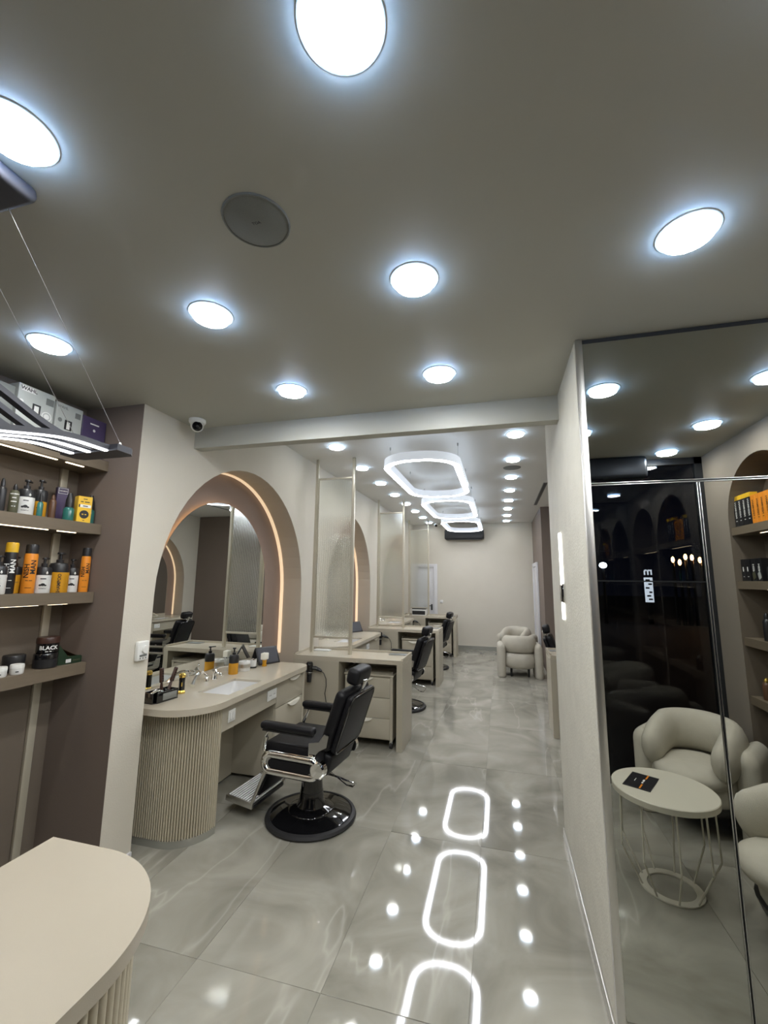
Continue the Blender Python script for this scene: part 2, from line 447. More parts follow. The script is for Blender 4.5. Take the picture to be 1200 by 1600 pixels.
# shop window to the street, behind the camera
win = struct(link('window_1', None), 'dark framed shop window at night')
MB().box(XN, XR, Y0-0.03, Y0-0.018, 0.03, ZF-0.02).build('pane', 'window_glass', win, smooth=0)
for x in (XN+0.03, -1.2, -0.35, 0.55, XR-0.03):
    MB().box(x-0.03, x+0.03, Y0-0.06, Y0-0.002, 0, ZF).build('mullion', 'dark_frame', win, smooth=0)
for z0, z1 in ((0.0, 0.05), (ZF-0.06, ZF)):
    MB().box(XN, XR, Y0-0.06, Y0-0.002, z0, z1).build('rail', 'dark_frame', win, smooth=0)
MB().box(XN, XR, Y0-0.045, Y0-0.008, 1.70, 1.712).build('rail', 'dark_frame', win, smooth=0)
tag(MB().rbox(0.45, 1.30, Y0+0.01, Y0+0.17, 2.62, ZF-0.003, 0.03, 3).build('air_curtain', 'curtain_box'), 'dark metal air curtain box above the shop window', 'air curtain')
struct(MB().box(-30, 40, -60, Y0-0.07, -0.35, -0.15).build('ground_street', 'street', smooth=0), 'dark street outside the window')
def street_lamp(x, y, h, mat, lab, r=0.10):
    t = thing('street_lamp', lab, 'street lamp', (x, y, -0.15), 0, 'street lamps outside')
    MB().lathe([(0.09, 0), (0.07, 0.3), (0.05, h)], 10).build('pole', 'dark_frame', t)
    MB().lathe([(0.001, h-0.02), (r*0.8, h+0.05), (r, h+0.13), (r*0.75, h+0.22), (0.001, h+0.27)], 12).build('lantern', mat, t)
sl = [(7.50, 2.70), (7.76, 2.58), (8.0, 2.82), (8.25, 2.79), (8.55, 2.68), (8.80, 2.58), (9.30, 2.86)]
for i, (x, z) in enumerate(sl):
    street_lamp(x, -17.9, z+0.02, 'light_street', 'distant orange street lamp in the dark window, %s from the pier' % ORD[i], 0.07)
street_lamp(4.55, -17.5, 2.45, 'light_street_white', 'white globe street lamp in the dark window beside the pier', 0.17)
t = thing('lit_sign', 'upright white lit sign far off in the dark window', 'sign', (6.45, -17.9, -0.15))
MB().rbox(-0.10, 0.10, -0.05, 0.05, 0.0, 0.95, 0.01).build('post', 'dark_frame', t)
MB().rbox(-0.17, 0.17, -0.03, 0.03, 0.955, 2.05, 0.01).build('panel', 'light_sign', t)
for k, (a, b_, z) in enumerate(((-0.12, 0.05, 1.9), (-0.02, 0.13, 1.72), (-0.13, 0.02, 1.55), (0.0, 0.12, 1.36), (-0.1, 0.06, 1.2), (-0.04, 0.12, 1.05))):
    MB().box(a, b_, 0.0305, 0.033, z, z+0.07).build('dark_bar', 'ink_black', t, smooth=0)
letter('m', 0.34, lambda u, v: (-u, 0.03, 2.32+v), t, 'light_sign', 'letter')

# doors in the rear
d = struct(link('door_1', None, None, (0, 0, 0)), 'white panelled door in the back wall')
dx0, dx1, dz = -2.20, -1.56, 2.10
for a, b_, z0, z1 in ((dx0, dx0+0.09, 0, dz), (dx1-0.09, dx1, 0, dz), (dx0+0.0905, dx1-0.0905, dz-0.09, dz)):
    MB().rbox(a, b_, YB-0.045, YB-0.001, z0, z1, 0.006).build('door_frame', 'white_paint', d)
lf = MB().box(dx0+0.095, dx1-0.095, YB-0.02, YB-0.001, 0.004, dz-0.095).build('leaf', 'white_paint', d, smooth=0)
for z0, z1 in ((0.15, 0.72), (0.82, 1.20), (1.30, 1.90)):
    MB().rbox(dx0+0.17, dx1-0.17, YB-0.029, YB-0.0195, z0, z1, 0.008).build('panel', 'white_paint', lf)
MB().rbox(dx1-0.165, dx1-0.125, YB-0.034, YB-0.0195, 0.93, 1.08, 0.004).cyl((dx1-0.145, YB-0.03, 1.04), (dx1-0.145, YB-0.07, 1.04), 0.009).cyl((dx1-0.14, YB-0.07, 1.04), (dx1-0.25, YB-0.07, 1.04), 0.009).build('handle', 'dark_frame', d)
d = struct(link('door_2', None), 'white door in the brown rear wall')
for a, b_, z0, z1 in ((9.85, 9.94, 0, 2.10), (10.86, 10.95, 0, 2.10), (9.9405, 10.8595, 2.01, 2.10)):
    MB().rbox(XK-0.045, XK-0.001, a, b_, z0, z1, 0.006).build('door_frame', 'white_paint', d)
MB().box(XK-0.02, XK-0.001, 9.945, 10.855, 0.004, 2.005).build('leaf', 'white_paint', d, smooth=0)

# ------------------------------------------------------------------ mirror panels on the partition
mw = thing('mirror_wall', 'tall mirror of three panels with thin metal seams on the right', 'mirror', (0, 0, 0))
def mpanel(x0, x1, z0, z1):
    MB().box(x0, x1, YM-0.001, YM+0.006, z0, z1).build('mirror_panel', 'mirror_smoke', mw, smooth=0)
mx0, mxs, mzs = 0.404, 0.815, 2.125
mpanel(mx0, XR-0.004, mzs+0.007, ZF-0.022)
mpanel(mx0, mxs-0.007, 0.004, mzs-0.007)
mpanel(mxs+0.007, XR-0.004, 0.004, mzs-0.007)
def seam(x0, x1, z0, z1): MB().rbox(x0, x1, YM-0.004, YM+0.004, z0, z1, 0.0015).build('seam', 'steel', mw)
seam(mx0, XR-0.004, mzs+0.0025, mzs+0.0062); seam(mx0, XR-0.004, mzs-0.0062, mzs-0.0025)
seam(mxs-0.0062, mxs-0.0025, 0.004, mzs-0.0075); seam(mxs+0.0025, mxs+0.0062, 0.004, mzs-0.0075)
MB().box(mx0, XR-0.004, YM+0.0005, YM+0.009, ZF-0.021, ZF-0.002).build('shadow_gap', 'dark_frame', mw, smooth=0)
MB().box(mx0, XR-0.004, YM+0.0045, YM+0.009, mzs-0.007, mzs+0.007).build('backing', 'dark_frame', mw, smooth=0)
MB().box(mxs-0.007, mxs+0.007, YM+0.0045, YM+0.009, 0.004, mzs-0.008).build('backing', 'dark_frame', mw, smooth=0)

# ------------------------------------------------------------------ ceiling fittings
rimb = MB().lathe([(0.077, -0.0005), (0.077, -0.003), (0.086, -0.004), (0.091, -0.003), (0.092, -0.0002)], 32)
dif = MB().lathe([(0.0005, -0.027), (0.045, -0.0265), (0.065, -0.0245), (0.0725, -0.0215)], 32)
glow = MB().lathe([(0.0725, -0.0212), (0.0755, -0.017), (0.076, -0.0045)], 32)  # lit edge added to the fitting to cast a halo on the ceiling
down0 = {}
def downlight(x, y, z, lab, group, rear=False):
    if rear not in down0:
        t = thing('downlight', lab, 'ceiling light', (x, y, z), 0, group)
        rimb.build('trim_ring', 'white_plastic', t); dif.build('diffuser', 'light_rear' if rear else 'light_cool', t)
        glow.build('added_halo_rim', 'added_halo_glow_rear' if rear else 'added_halo_glow', t)
        down0[rear] = t; return t
    t = dup(down0[rear], (x, y, z), 0, lab); t['group'] = group
    return t
GF = 'round downlights in the entrance ceiling'
FL = [(-0.28, 0.66, 'largest round downlight at the top edge, nearest the camera'),
      (-1.165, 0.655, 'round downlight above the ceiling mount of the wavy pendant'),
      (0.62, 1.44, 'round downlight nearest the top of the mirror panels'),
      (-0.28, 1.44, 'round downlight in the middle of the entrance ceiling'),
      (-1.17, 1.44, 'round downlight just beyond the ceiling loudspeaker'),
      (-2.09, 1.45, 'round downlight crossed by the pendant wires above the shelves'),
      (-1.18, 2.21, 'round downlight before the beam, nearest the dome camera'),
      (-0.29, 2.21, 'round downlight before the beam, the one nearer the mirror pier'),
      (1.46, 1.42, 'round downlight cut by the right edge inside the mirror'),
      (1.46, 0.66, 'middle round downlight reflected in the upper mirror panel'),
      (1.43, -0.03, 'round downlight reflected nearest the air curtain'),
      (0.62, 0.66, 'round downlight just outside the top right corner')]
for x, y, lab in FL: downlight(x, y, ZF, lab, GF)
YD = [4.235, 5.16, 6.07, 6.98, 7.89, 8.81, 9.75, 10.66]
for i, y in enumerate(YD): downlight(-1.69, y, ZB, 'round downlight in the row over the arched mirrors, %s from the beam' % ORD[i], 'round downlights over the left stations', True)
for i, y in enumerate(YD): downlight(0.19, y+0.01, ZB, 'round downlight in the row right of the ring pendants, %s from the beam' % ORD[i], 'round downlights right of the ring pendants', True)

t = thing('ceiling_speaker', 'large round grey ceiling loudspeaker in the entrance ceiling', 'speaker', (-0.715, 1.055, ZF))
MB().lathe([(0.0005, -0.006), (0.095, -0.0055), (0.098, -0.004), (0.098, -0.0005)], 40).build('grille', 'speaker_grey', t)
MB().lathe([(0.0985, -0.0005), (0.0985, -0.006), (0.103, -0.006), (0.106, -0.0005)], 40).build('bezel', 'speaker_grey', t)
letter('TOA', 0.010, lambda u, v: (u, -v, -0.0062), t, 'ink_black', 'badge')
t = thing('ceiling_speaker', 'small round grey ceiling loudspeaker between two rear downlights', 'speaker', (0.19, 5.58, ZB))
MB().lathe([(0.0005, -0.006), (0.105, -0.0055), (0.11, -0.0005)], 28).build('grille', 'speaker_grey', t)

def dome_camera(x, y, z, rz, lab):
    t = thing('dome_camera', lab, 'security camera', (x, y, z), rz)
    MB().lathe([(0.056, 0), (0.058, -0.018), (0.052, -0.030), (0.046, -0.034)], 28).build('base', 'white_plastic', t)
    q = Matrix.Translation((0, 0, -0.045)) @ Matrix.Rotation(math.radians(112), 4, 'X')
    MB().lathe([(0.0005, -0.044), (0.02, -0.042), (0.036, -0.03), (0.044, -0.008), (0.044, 0.01), (0.034, 0.034)], 28, q).build('ball', 'white_plastic', t)
    ey = MB().lathe([(0.034, 0.0345), (0.034, 0.040), (0.030, 0.041), (0.0005, 0.041)], 24, q).build('faceplate', 'black_gloss', t)
    MB().lathe([(0.0005, 0.0470), (0.008, 0.0455), (0.0095, 0.0412)], 16, q).build('lens', 'black_plastic', ey)
dome_camera(-2.075, 2.50, ZF, 0.75, 'white dome security camera in the corner above the arch')
dome_camera(-1.56, 10.95, ZB, 0.3, 'tiny dome camera on the far ceiling beside the air conditioner')

# oblong ring pendants
def oblong(cx, cy, w_, l_, r, n=10):
    return [(cx+a, cy+b_) for a, b_ in stadium(-w_/2, w_/2, -l_/2, l_/2, r, n)]
def ring_pendant(y0, y1, lab):
    t = thing('ring_pendant', lab, 'pendant lamp', (-0.757, (y0+y1)/2, 2.85), 0, 'oblong ring pendants')
    l_ = y1-y0; wd = 0.80
    o, i_ = oblong(0, 0, wd, l_, 0.36), oblong(0, 0, wd-0.13, l_-0.13, 0.295)
    n = len(o); mb = MB()
    v = [(x, y, z) for ring, z in ((o, 0.0), (o, 0.085), (i_, 0.085), (i_, 0.0)) for x, y in ring]
    f = [(a*n+k, a*n+(k+1) % n, (a+1)*n+(k+1) % n, (a+1)*n+k) for a in range(3) for k in range(n)]
    mb.add(v, f).build('housing', 'ring_body', t, smooth=40)
    ou, iu = oblong(0, 0, wd-0.03, l_-0.03, 0.345), oblong(0, 0, wd-0.10, l_-0.10, 0.31)
    MB().add([(x, y, 0.0865) for x, y in ou]+[(x, y, 0.0865) for x, y in iu], [(k, (k+1) % n, n+(k+1) % n, n+k) for k in range(n)]).build('added_uplight', 'added_ring_uplight', t, smooth=0)  # upward strip added to light the ceiling above the ring
    o2, i2 = oblong(0, 0, wd-0.006, l_-0.006, 0.357), oblong(0, 0, wd-0.124, l_-0.124, 0.298)
    v = [(x, y, -0.002) for x, y in o2]+[(x, y, -0.002) for x, y in i2]+[(x, y, 0.012) for x, y in o2]+[(x, y, 0.012) for x, y in i2]
    f = [(k, (k+1) % n, n+(k+1) % n, n+k) for k in range(n)]
    f += [(k, (k+1) % n, 2*n+(k+1) % n, 2*n+k) for k in range(n)]
    MB().add(v, f).build('diffuser', 'light_ring', t, smooth=40)
    for x, y in ((-0.367, -0.55), (0.367, -0.55), (-0.367, 0.55), (0.367, 0.55)):
        MB().cyl((x, y, 0.085), (x, y, ZB-2.852), 0.0012, n=6).build('wire', 'wire', t)
        MB().lathe([(0.008, ZB-2.851), (0.008, ZB-2.88), (0.003, ZB-2.885)], 10, Matrix.Translation((x, y, 0))).build('wire_clip', 'steel', t)
ring_pendant(3.97, 5.95, 'white oblong ring pendant lamp nearest the beam')
ring_pendant(6.21, 8.17, 'white oblong ring pendant lamp in the middle of three')
ring_pendant(8.54, 10.45, 'white oblong ring pendant lamp in front of the black air conditioner')

# air conditioner, slot vent, switch at the back
t = thing('air_conditioner', 'black wall air conditioner high on the back wall', 'air conditioner', (-0.85, YB, 2.70))
MB().rbox(-0.49, 0.49, -0.22, -0.001, 0.02, 0.27, 0.03, 3).build('body', 'dark_frame', t)
for k in range(3): MB().box(-0.46, 0.46, -0.2245, -0.219, 0.06+k*0.025, 0.068+k*0.025).build('louvre', 'black_plastic', t, smooth=0)
MB().rbox(-0.45, 0.45, -0.21, -0.09, 0.005, 0.02, 0.004).build('flap', 'black_plastic', t)
t = thing('slot_vent', 'narrow black slot vent in the rear ceiling', 'vent', (0.69, 7.55, ZB))
MB().box(-0.03, 0.03, -0.98, 0.98, -0.004, -0.0005).build('frame', 'grey_mark', t, smooth=0)
MB().box(-0.018, 0.018, -0.96, 0.96, -0.006, -0.0041).build('slot', 'ink_black', t, smooth=0)
t = thing('light_switch', 'white light switch beside the back door', 'switch', (-1.46, YB, 1.15))
MB().rbox(-0.04, 0.04, -0.012, -0.001, -0.04, 0.04, 0.004).build('plate', 'white_plastic', t)
MB().rbox(-0.026, 0.026, -0.016, -0.0125, -0.026, 0.026, 0.003).build('rocker', 'white_plastic', t)
# wall lamp on the pier
t = thing('wall_sconce', 'slim chrome wall lamp with two lit bars on the pier', 'wall lamp', (XP, 2.84, 1.47))
MB().rbox(-0.012, -0.001, -0.05, 0.05, 0.10, 0.215, 0.004).build('bracket', 'chrome', t)
for z0, z1 in ((0.0, 0.105), (0.205, 0.525)):
    MB().rbox(-0.014, -0.0015, -0.022, 0.022, z0, z1, 0.005).build('light_bar', 'light_sconce', t)
MB().rbox(-0.018, -0.0125, -0.045, 0.045, 0.106, 0.204, 0.002).build('clasp', 'black_gloss', t)
t = thing('thermostat', 'white room thermostat with round dial on the wall', 'thermostat', (XL, 2.325, 1.235))
MB().rbox(0.001, 0.028, -0.045, 0.045, -0.06, 0.06, 0.008, 3).build('case', 'white_plastic', t)
q = Matrix.Translation((0.0285, 0.008, 0.008)) @ Matrix.Rotation(PI/2, 4, 'Y')
MB().lathe([(0.024, 0), (0.022, 0.010), (0.0005, 0.011)], 24, q).build('dial', 'white_plastic', t)
for k, yy in enumerate((-0.022, 0.0, 0.022)): MB().rbox(0.0285, 0.030, yy-0.004, yy+0.004, -0.048, -0.040, 0.0005).build('indicator', 'grey_mark', t)
MB().rbox(0.0285, 0.0315, -0.028, 0.028, -0.033, -0.022, 0.001).build('slider', 'grey_mark', t)

# ------------------------------------------------------------------ barber stations
def crescent(length, drop, n=10):
    """outline of a wavy lip handle in (u, z): straight top edge, bowed lower edge"""
    top = [(-length/2, 0), (length/2, 0)]
    low = [(length/2*math.cos(t), -drop*math.sin(t)**1.5-0.002) for t in [PI*i/n for i in range(n+1)]]
    return top[:1]+top[1:]+low
def lip_handle(parent, x, y, z, axis, length=0.15, drop=0.022):
    """axis 'x': the drawer front faces +x; 'y': it faces -y"""
    if axis == 'x': mb = MB().prism([(y+a, z+b_) for a, b_ in crescent(length, drop)], x, x+0.020, 'x')
    else: mb = MB().prism([(x+a, z+b_) for a, b_ in crescent(length, drop)], y-0.020, y, 'y')
    return mb.build('handle', 'handle_cream', parent)

def make_vanity(loc, rz, lab):
    t = thing('vanity_unit', lab, 'vanity', loc, rz, 'wash-basin vanity units')
    zt, zb = 0.85, 0.808
    yn, yf, xb, xf = -1.05, 0.645, -0.264, 0.36
    sx0, sx1, sy0, sy1 = 0.01, 0.275, -0.60, -0.13
    near = [(xb, sy0), (xb, yn)]+arc(xf-0.30, yn+0.30, 0.30, -PI/2, 0, 14)+[(xf, sy0)]
    far = [(xf, sy1)]+arc(xf-0.12, yf-0.12, 0.12, 0, PI/2, 8)+[(xb, yf), (xb, sy1)]
    MB().prism(near, zb, zt).prism(far, zb, zt).prism([(xb, sy0), (sx0, sy0), (sx0, sy1), (xb, sy1)], zb, zt).prism([(sx1, sy0), (xf, sy0), (xf, sy1), (sx1, sy1)], zb, zt).build('worktop', 'lacquer_top', t, smooth=40)
    MB().box(xb, -0.236, -0.87, yf, zt, 0.905).build('upstand', 'lacquer_top', t, smooth=0)
    # basin
    cx, cy, hw, hl = (sx0+sx1)/2, (sy0+sy1)/2, (sx1-sx0)/2, (sy1-sy0)/2
    loops = []
    for s, z, r in ((1.0, 0.832, 0.03), (0.985, 0.815, 0.035), (0.90, 0.755, 0.05), (0.72, 0.725, 0.06), (0.25, 0.715, 0.02)):
        loops.append([(cx+a, cy+b_, z) for a, b_ in stadium(-hw*s, hw*s, -hl*s, hl*s, min(r, hw*s*0.95), 4)])
    n = len(loops[0]); v = [p for l_ in loops for p in l_]
    f = [(j*n+k, j*n+(k+1) % n, (j+1)*n+(k+1) % n, (j+1)*n+k) for j in range(len(loops)-1) for k in range(n)]+[tuple((len(loops)-1)*n+k for k in range(n))]
    bs = MB().add(v, f).build('basin', 'ceramic', t)
    MB().lathe([(0.022, 0.716), (0.02, 0.719), (0.0005, 0.7195)], 16, Matrix.Translation((cx-0.03, cy, 0))).build('drain', 'chrome', bs)
    # mixer tap with pull-out spray
    tp = MB().lathe([(0.026, zt), (0.024, zt+0.006), (0.021, zt+0.05), (0.023, zt+0.065), (0.012, zt+0.078)], 18, Matrix.Translation((-0.14, -0.20, 0))).tube([(-0.14, -0.20, zt+0.04), (-0.10, -0.22, zt+0.052), (-0.05, -0.24, zt+0.05), (-0.03, -0.245, zt+0.038)], 0.011, 10).build('mixer_tap', 'chrome', t)
    MB().tube([(-0.14, -0.20, zt+0.075), (-0.13, -0.17, zt+0.088), (-0.10, -0.12, zt+0.092), (-0.08, -0.10, zt+0.088)], [0.010, 0.009, 0.007, 0.005], 8).build('lever', 'chrome', tp)
    sp = MB().lathe([(0.020, zt), (0.017, zt+0.03), (0.012, zt+0.036)], 14, Matrix.Translation((-0.15, -0.29, 0))).build('spray_holder', 'chrome', t)
    pth = [(-0.15, -0.29, zt+0.05), (-0.15, -0.33, zt+0.075), (-0.145, -0.38, zt+0.085), (-0.135, -0.43, zt+0.075), (-0.12, -0.48, zt+0.045), (-0.11, -0.51, zt+0.018)]
    MB().tube(pth, [0.008, 0.011, 0.012, 0.012, 0.013, 0.016], 10).build('spray_head', 'chrome', sp)
    # apron, knee space and drawers
    MB().box(0.30, 0.318, -0.72, 0.04, 0.632, zb).build('apron', 'lacquer', t, smooth=0)
    MB().box(-0.10, -0.08, -0.72, 0.04, 0.02, zb-0.001).build('knee_panel', 'lacquer', t, smooth=0)
    MB().add([(-0.08, -0.72, 0.50), (0.30, -0.72, 0.632), (0.30, 0.04, 0.632), (-0.08, 0.04, 0.50), (-0.08, -0.72, 0.52), (0.30, -0.72, 0.652), (0.30, 0.04, 0.652), (-0.08, 0.04, 0.52)], [(0, 1, 2, 3), (4, 5, 6, 7), (0, 1, 5, 4), (1, 2, 6, 5), (2, 3, 7, 6), (3, 0, 4, 7)]).build('pipe_cover', 'lacquer', t, smooth=0)
    def plate(y, wd, ht, z):
        p = MB().rbox(0.3185, 0.327, y-wd/2, y+wd/2, z-ht/2, z+ht/2, 0.003).build('plate', 'white_plastic', t); return p
    p = plate(-0.615, 0.082, 0.082, 0.718)
    for k in (0, 1): MB().rbox(0.3272, 0.331, -0.645+k*0.031, -0.616+k*0.031, 0.692, 0.744, 0.002).build('rocker', 'white_plastic', p)
    p = plate(-0.045, 0.150, 0.082, 0.722)
    for y in (-0.08, -0.01):
        q = Matrix.Translation((0.327, y, 0.722)) @ Matrix.Rotation(PI/2, 4, 'Y')
        MB().lathe([(0.023, 0.0), (0.023, 0.0012), (0.020, 0.0012), (0.019, 0.0004), (0.0005, 0.0004)], 20, q).build('socket', 'white_plastic', p)
        for s in (-1, 1): MB().cyl((0.3274, y+s*0.009, 0.722), (0.3285, y+s*0.009, 0.722), 0.0032, n=8).build('pin_hole', 'ink_black', p)
    MB().box(-0.2, 0.298, 0.041, 0.60, 0.03, zb).build('drawer_carcass', 'lacquer', t, smooth=0)
    for z0, z1 in ((0.586, 0.800), (0.318, 0.580), (0.05, 0.312)):
        dr = MB().rbox(0.2985, 0.318, 0.047, 0.550, z0, z1, 0.002).build('drawer_front', 'lacquer', t)
        lip_handle(dr, 0.3182, 0.36, z1-0.006, 'x', 0.22, 0.034)
    MB().box(0.2985, 0.318, 0.554, 0.60, 0.03, zb).build('end_post', 'lacquer', t, smooth=0)
    # fluted rounded end
    path = [(-0.26, -0.97)]+[(-0.26+0.33*i/16, -0.97) for i in range(1, 17)]+arc(0.07, -0.72, 0.25, -PI/2, 0, 40)[1:]
    core = [(a-0.0, b_) for a, b_ in path]
    cc = [(-0.26, -0.950), (0.07, -0.950)]+arc(0.07, -0.72, 0.230, -PI/2, 0, 16)[1:]+[(-0.26, -0.72)]
    MB().prism(cc, 0.04, zb-0.001).build('fluted_core', 'flute', t, smooth=30)
    kk = [(-0.26, -0.966), (0.07, -0.966)]+arc(0.07, -0.72, 0.246, -PI/2, 0, 16)[1:]+[(-0.26, -0.722)]
    MB().prism(kk, 0.0, 0.045).build('kick_plate', 'kick', t, smooth=30)
    # one object per flute, all sharing one mesh
    me = MB().prism([(-0.008, -0.0062), (0.006, -0.0058)]+arc(0.007, 0, 0.0058, -PI*0.42, PI*0.42, 5)+[(0.006, 0.0058), (-0.008, 0.0062)], 0.046, zb-0.001).build('flute', 'flute', t, smooth=50)
    me_data = me.data; first = True
    s = 0.06; tot = 0.33+0.25*PI/2-0.006
    while s < tot:
        if s < 0.33: p = (-0.26+s, -0.957); ang = -PI/2
        else:
            a = -PI/2+(s-0.33)/0.25; p = (0.07+0.237*math.cos(a), -0.72+0.237*math.sin(a)); ang = a
        o = me if first else link('flute', me_data, t)
        first = False
        o.location = (p[0], p[1], 0); o.rotation_euler = (0, 0, ang)
        s += 0.0172
    MB().box(0.301, 0.319, -0.722, -0.7205, 0.04, zb).build('edge_strip', 'lacquer', t, smooth=0)
    return t

def make_mirror(loc, rz, lab):
    t = thing('arched_mirror', lab, 'mirror', loc, rz, 'arched mirrors in the recesses')
    hw, zc, z0, cy = 0.77, 1.605, 0.908, -0.08
    p = arch_path(cy, hw, zc, z0, 40)
    MB().prism(p, -0.236, -0.230, 'x').build('glass', 'mirror', t, smooth=0)
    q = arch_path(cy, hw-0.05, zc, z0+0.02, 40)
    MB().prism(q, -0.262, -0.2365, 'x').build('backing', 'dark_frame', t, smooth=0)
    tp = [(-0.252, a, b_) for a, b_ in arch_path(cy, hw-0.028, zc, z0+0.01, 40)]
    MB().tube(tp, 0.007, 6).build('halo_strip', 'light_halo', t)
    return t
def make_led(loc, rz, lab):
    pts = arch_path(0, ARC_R-0.003, ARC_Z, 0.86, 40); n = len(pts)
    inn = arch_path(0, ARC_R-0.011, ARC_Z, 0.86, 40)
    mb = MB()
    for a, b_, c, d_ in zip(pts[:-1], pts[1:], inn[:-1], inn[1:]):
        mb.add([(-0.262, *a), (-0.262, *b_), (-0.262, *d_), (-0.262, *c), (-0.225, *a), (-0.225, *b_), (-0.225, *d_), (-0.225, *c)], [(0, 1, 2, 3), (4, 5, 6, 7), (2, 3, 7, 6)])
    o = mb.build('led_strip', 'light_warm', None, smooth=60, loc=loc); o.rotation_euler = (0, 0, rz)
    return tag(o, lab, 'light strip', 'warm light strips in the arches')

def make_island(loc, rz, lab):
    t = thing('styling_island', lab, 'counter', loc, rz, 'styling islands between stations')
    y0, y1 = 0.96, 1.44
    MB().box(0.004, 0.54, y0, y1, 0.0, 0.828).build('cabinet_body', 'lacquer', t, smooth=0)
    MB().box(1.17, 1.232, y0, y1, 0.0, 0.828).build('side_leg', 'lacquer', t, smooth=0)
    MB().box(0.541, 1.169, y1-0.02, y1-0.001, 0.0, 0.828).build('back_panel', 'lacquer', t, smooth=0)
    MB().box(0.004, 1.232, y0, y1, 0.8285, 0.868).build('top', 'lacquer_top', t, smooth=0)
    for a, b_, c, d_ in ((0.004, 1.232, y0, y0+0.016), (0.004, 1.232, y1-0.016, y1), (0.004, 0.02, y0+0.017, y1-0.017), (1.216, 1.232, y0+0.017, y1-0.017)):
        hgt = 0.872 if c == y0 and b_ > 1 else 0.89
        MB().box(a, b_, c, d_, 0.8685, hgt).build('rim', 'lacquer_top', t, smooth=0)
    MB().rbox(1.00, 1.20, y1-0.15, y1-0.04, 0.8685, 0.874, 0.002).build('cable_flap', 'grey_mark', t)
    return t
gl_mesh = None
def make_panel(loc, rz, lab):
    global gl_mesh
    t = thing('glass_partition', lab, 'partition', loc, rz, 'fluted glass partitions')
    y = 1.20; x0, x1 = 0.115, 0.58
    for x in (x0, x1):
        p = MB().rbox(x-0.018, x+0.018, y-0.018, y+0.018, 0.869, ZB-0.001, 0.004).build('post', 'champagne', t)
        MB().lathe([(0.026, 0.8688), (0.026, 0.876), (0.018, 0.880)], 16, Matrix.Translation((x, y, 0))).build('foot', 'champagne', p)
    for z in (1.04, 2.885): MB().rbox(x0+0.0185, x1-0.0185, y-0.011, y+0.011, z-0.012, z+0.012, 0.003).build('rail', 'champagne', t)
    MB().rbox(x0+0.0185, x0+0.034, y-0.009, y+0.009, 1.0525, 2.8725, 0.002).build('stile', 'champagne', t)
    if gl_mesh is None:
        n = 34; a, b_ = x0+0.035, x1-0.019; mb = MB()
        pts = []
        for i in range(n*4+1):
            u = a+(b_-a)*i/(n*4); pts.append((u, y-0.0035-0.0036*abs(math.sin(PI*i/4))))
        pts += [(b_, y+0.003), (a, y+0.003)]
        o = mb.prism(pts, 1.053, 2.872).build('fluted_glass', 'fluted_glass', t, smooth=50); gl_mesh = o.data
    else: link('fluted_glass', gl_mesh, t)
    return t
def make_trolley(loc, rz, lab):
    t = thing('drawer_trolley', lab, 'trolley', loc, rz, 'drawer trolleys under the islands')
    x0, x1, y0, y1, z0, z1 = 0.60, 1.125, 0.985, 1.39, 0.085, 0.70
    MB().box(x0, x1, y0+0.02, y1, z0, z1).build('carcass', 'lacquer', t, smooth=0)
    MB().rbox(x0-0.006, x1+0.006, y0, y1, z1+0.0005, z1+0.018, 0.003).build('top', 'lacquer', t)
    for x in (x0+0.006, x1-0.006): MB().rbox(x-0.004, x+0.004, y0+0.01, y1-0.01, z1+0.019, z1+0.05, 0.002).build('guard_rail', 'alu', t)
    h = (z1-z0-0.02)/3
    for k in range(3):
        a = z0+0.012+k*h
        dr = MB().rbox(x0+0.012, x1-0.030, y0, y0+0.0195, a, a+h-0.005, 0.002).build('drawer_front', 'lacquer', t)
        lip_handle(dr, x0+0.215, y0-0.0002, a+h-0.008, 'y', 0.19, 0.030)
    MB().box(x1-0.028, x1, y0, y0+0.0195, z0, z1).build('edge_post', 'lacquer', t, smooth=0)
    for x in (x0+0.04, x1-0.025):
        for y in (y0+0.045, y1-0.05):
            c = MB().cyl((x-0.012, y, 0.030), (x+0.012, y, 0.030), 0.0295, n=16).build('caster', 'black_rubber', t)
            MB().rbox(x-0.016, x+0.016, y-0.012, y+0.012, 0.045, z0-0.0005, 0.004).build('fork', 'chrome', c)
    return t
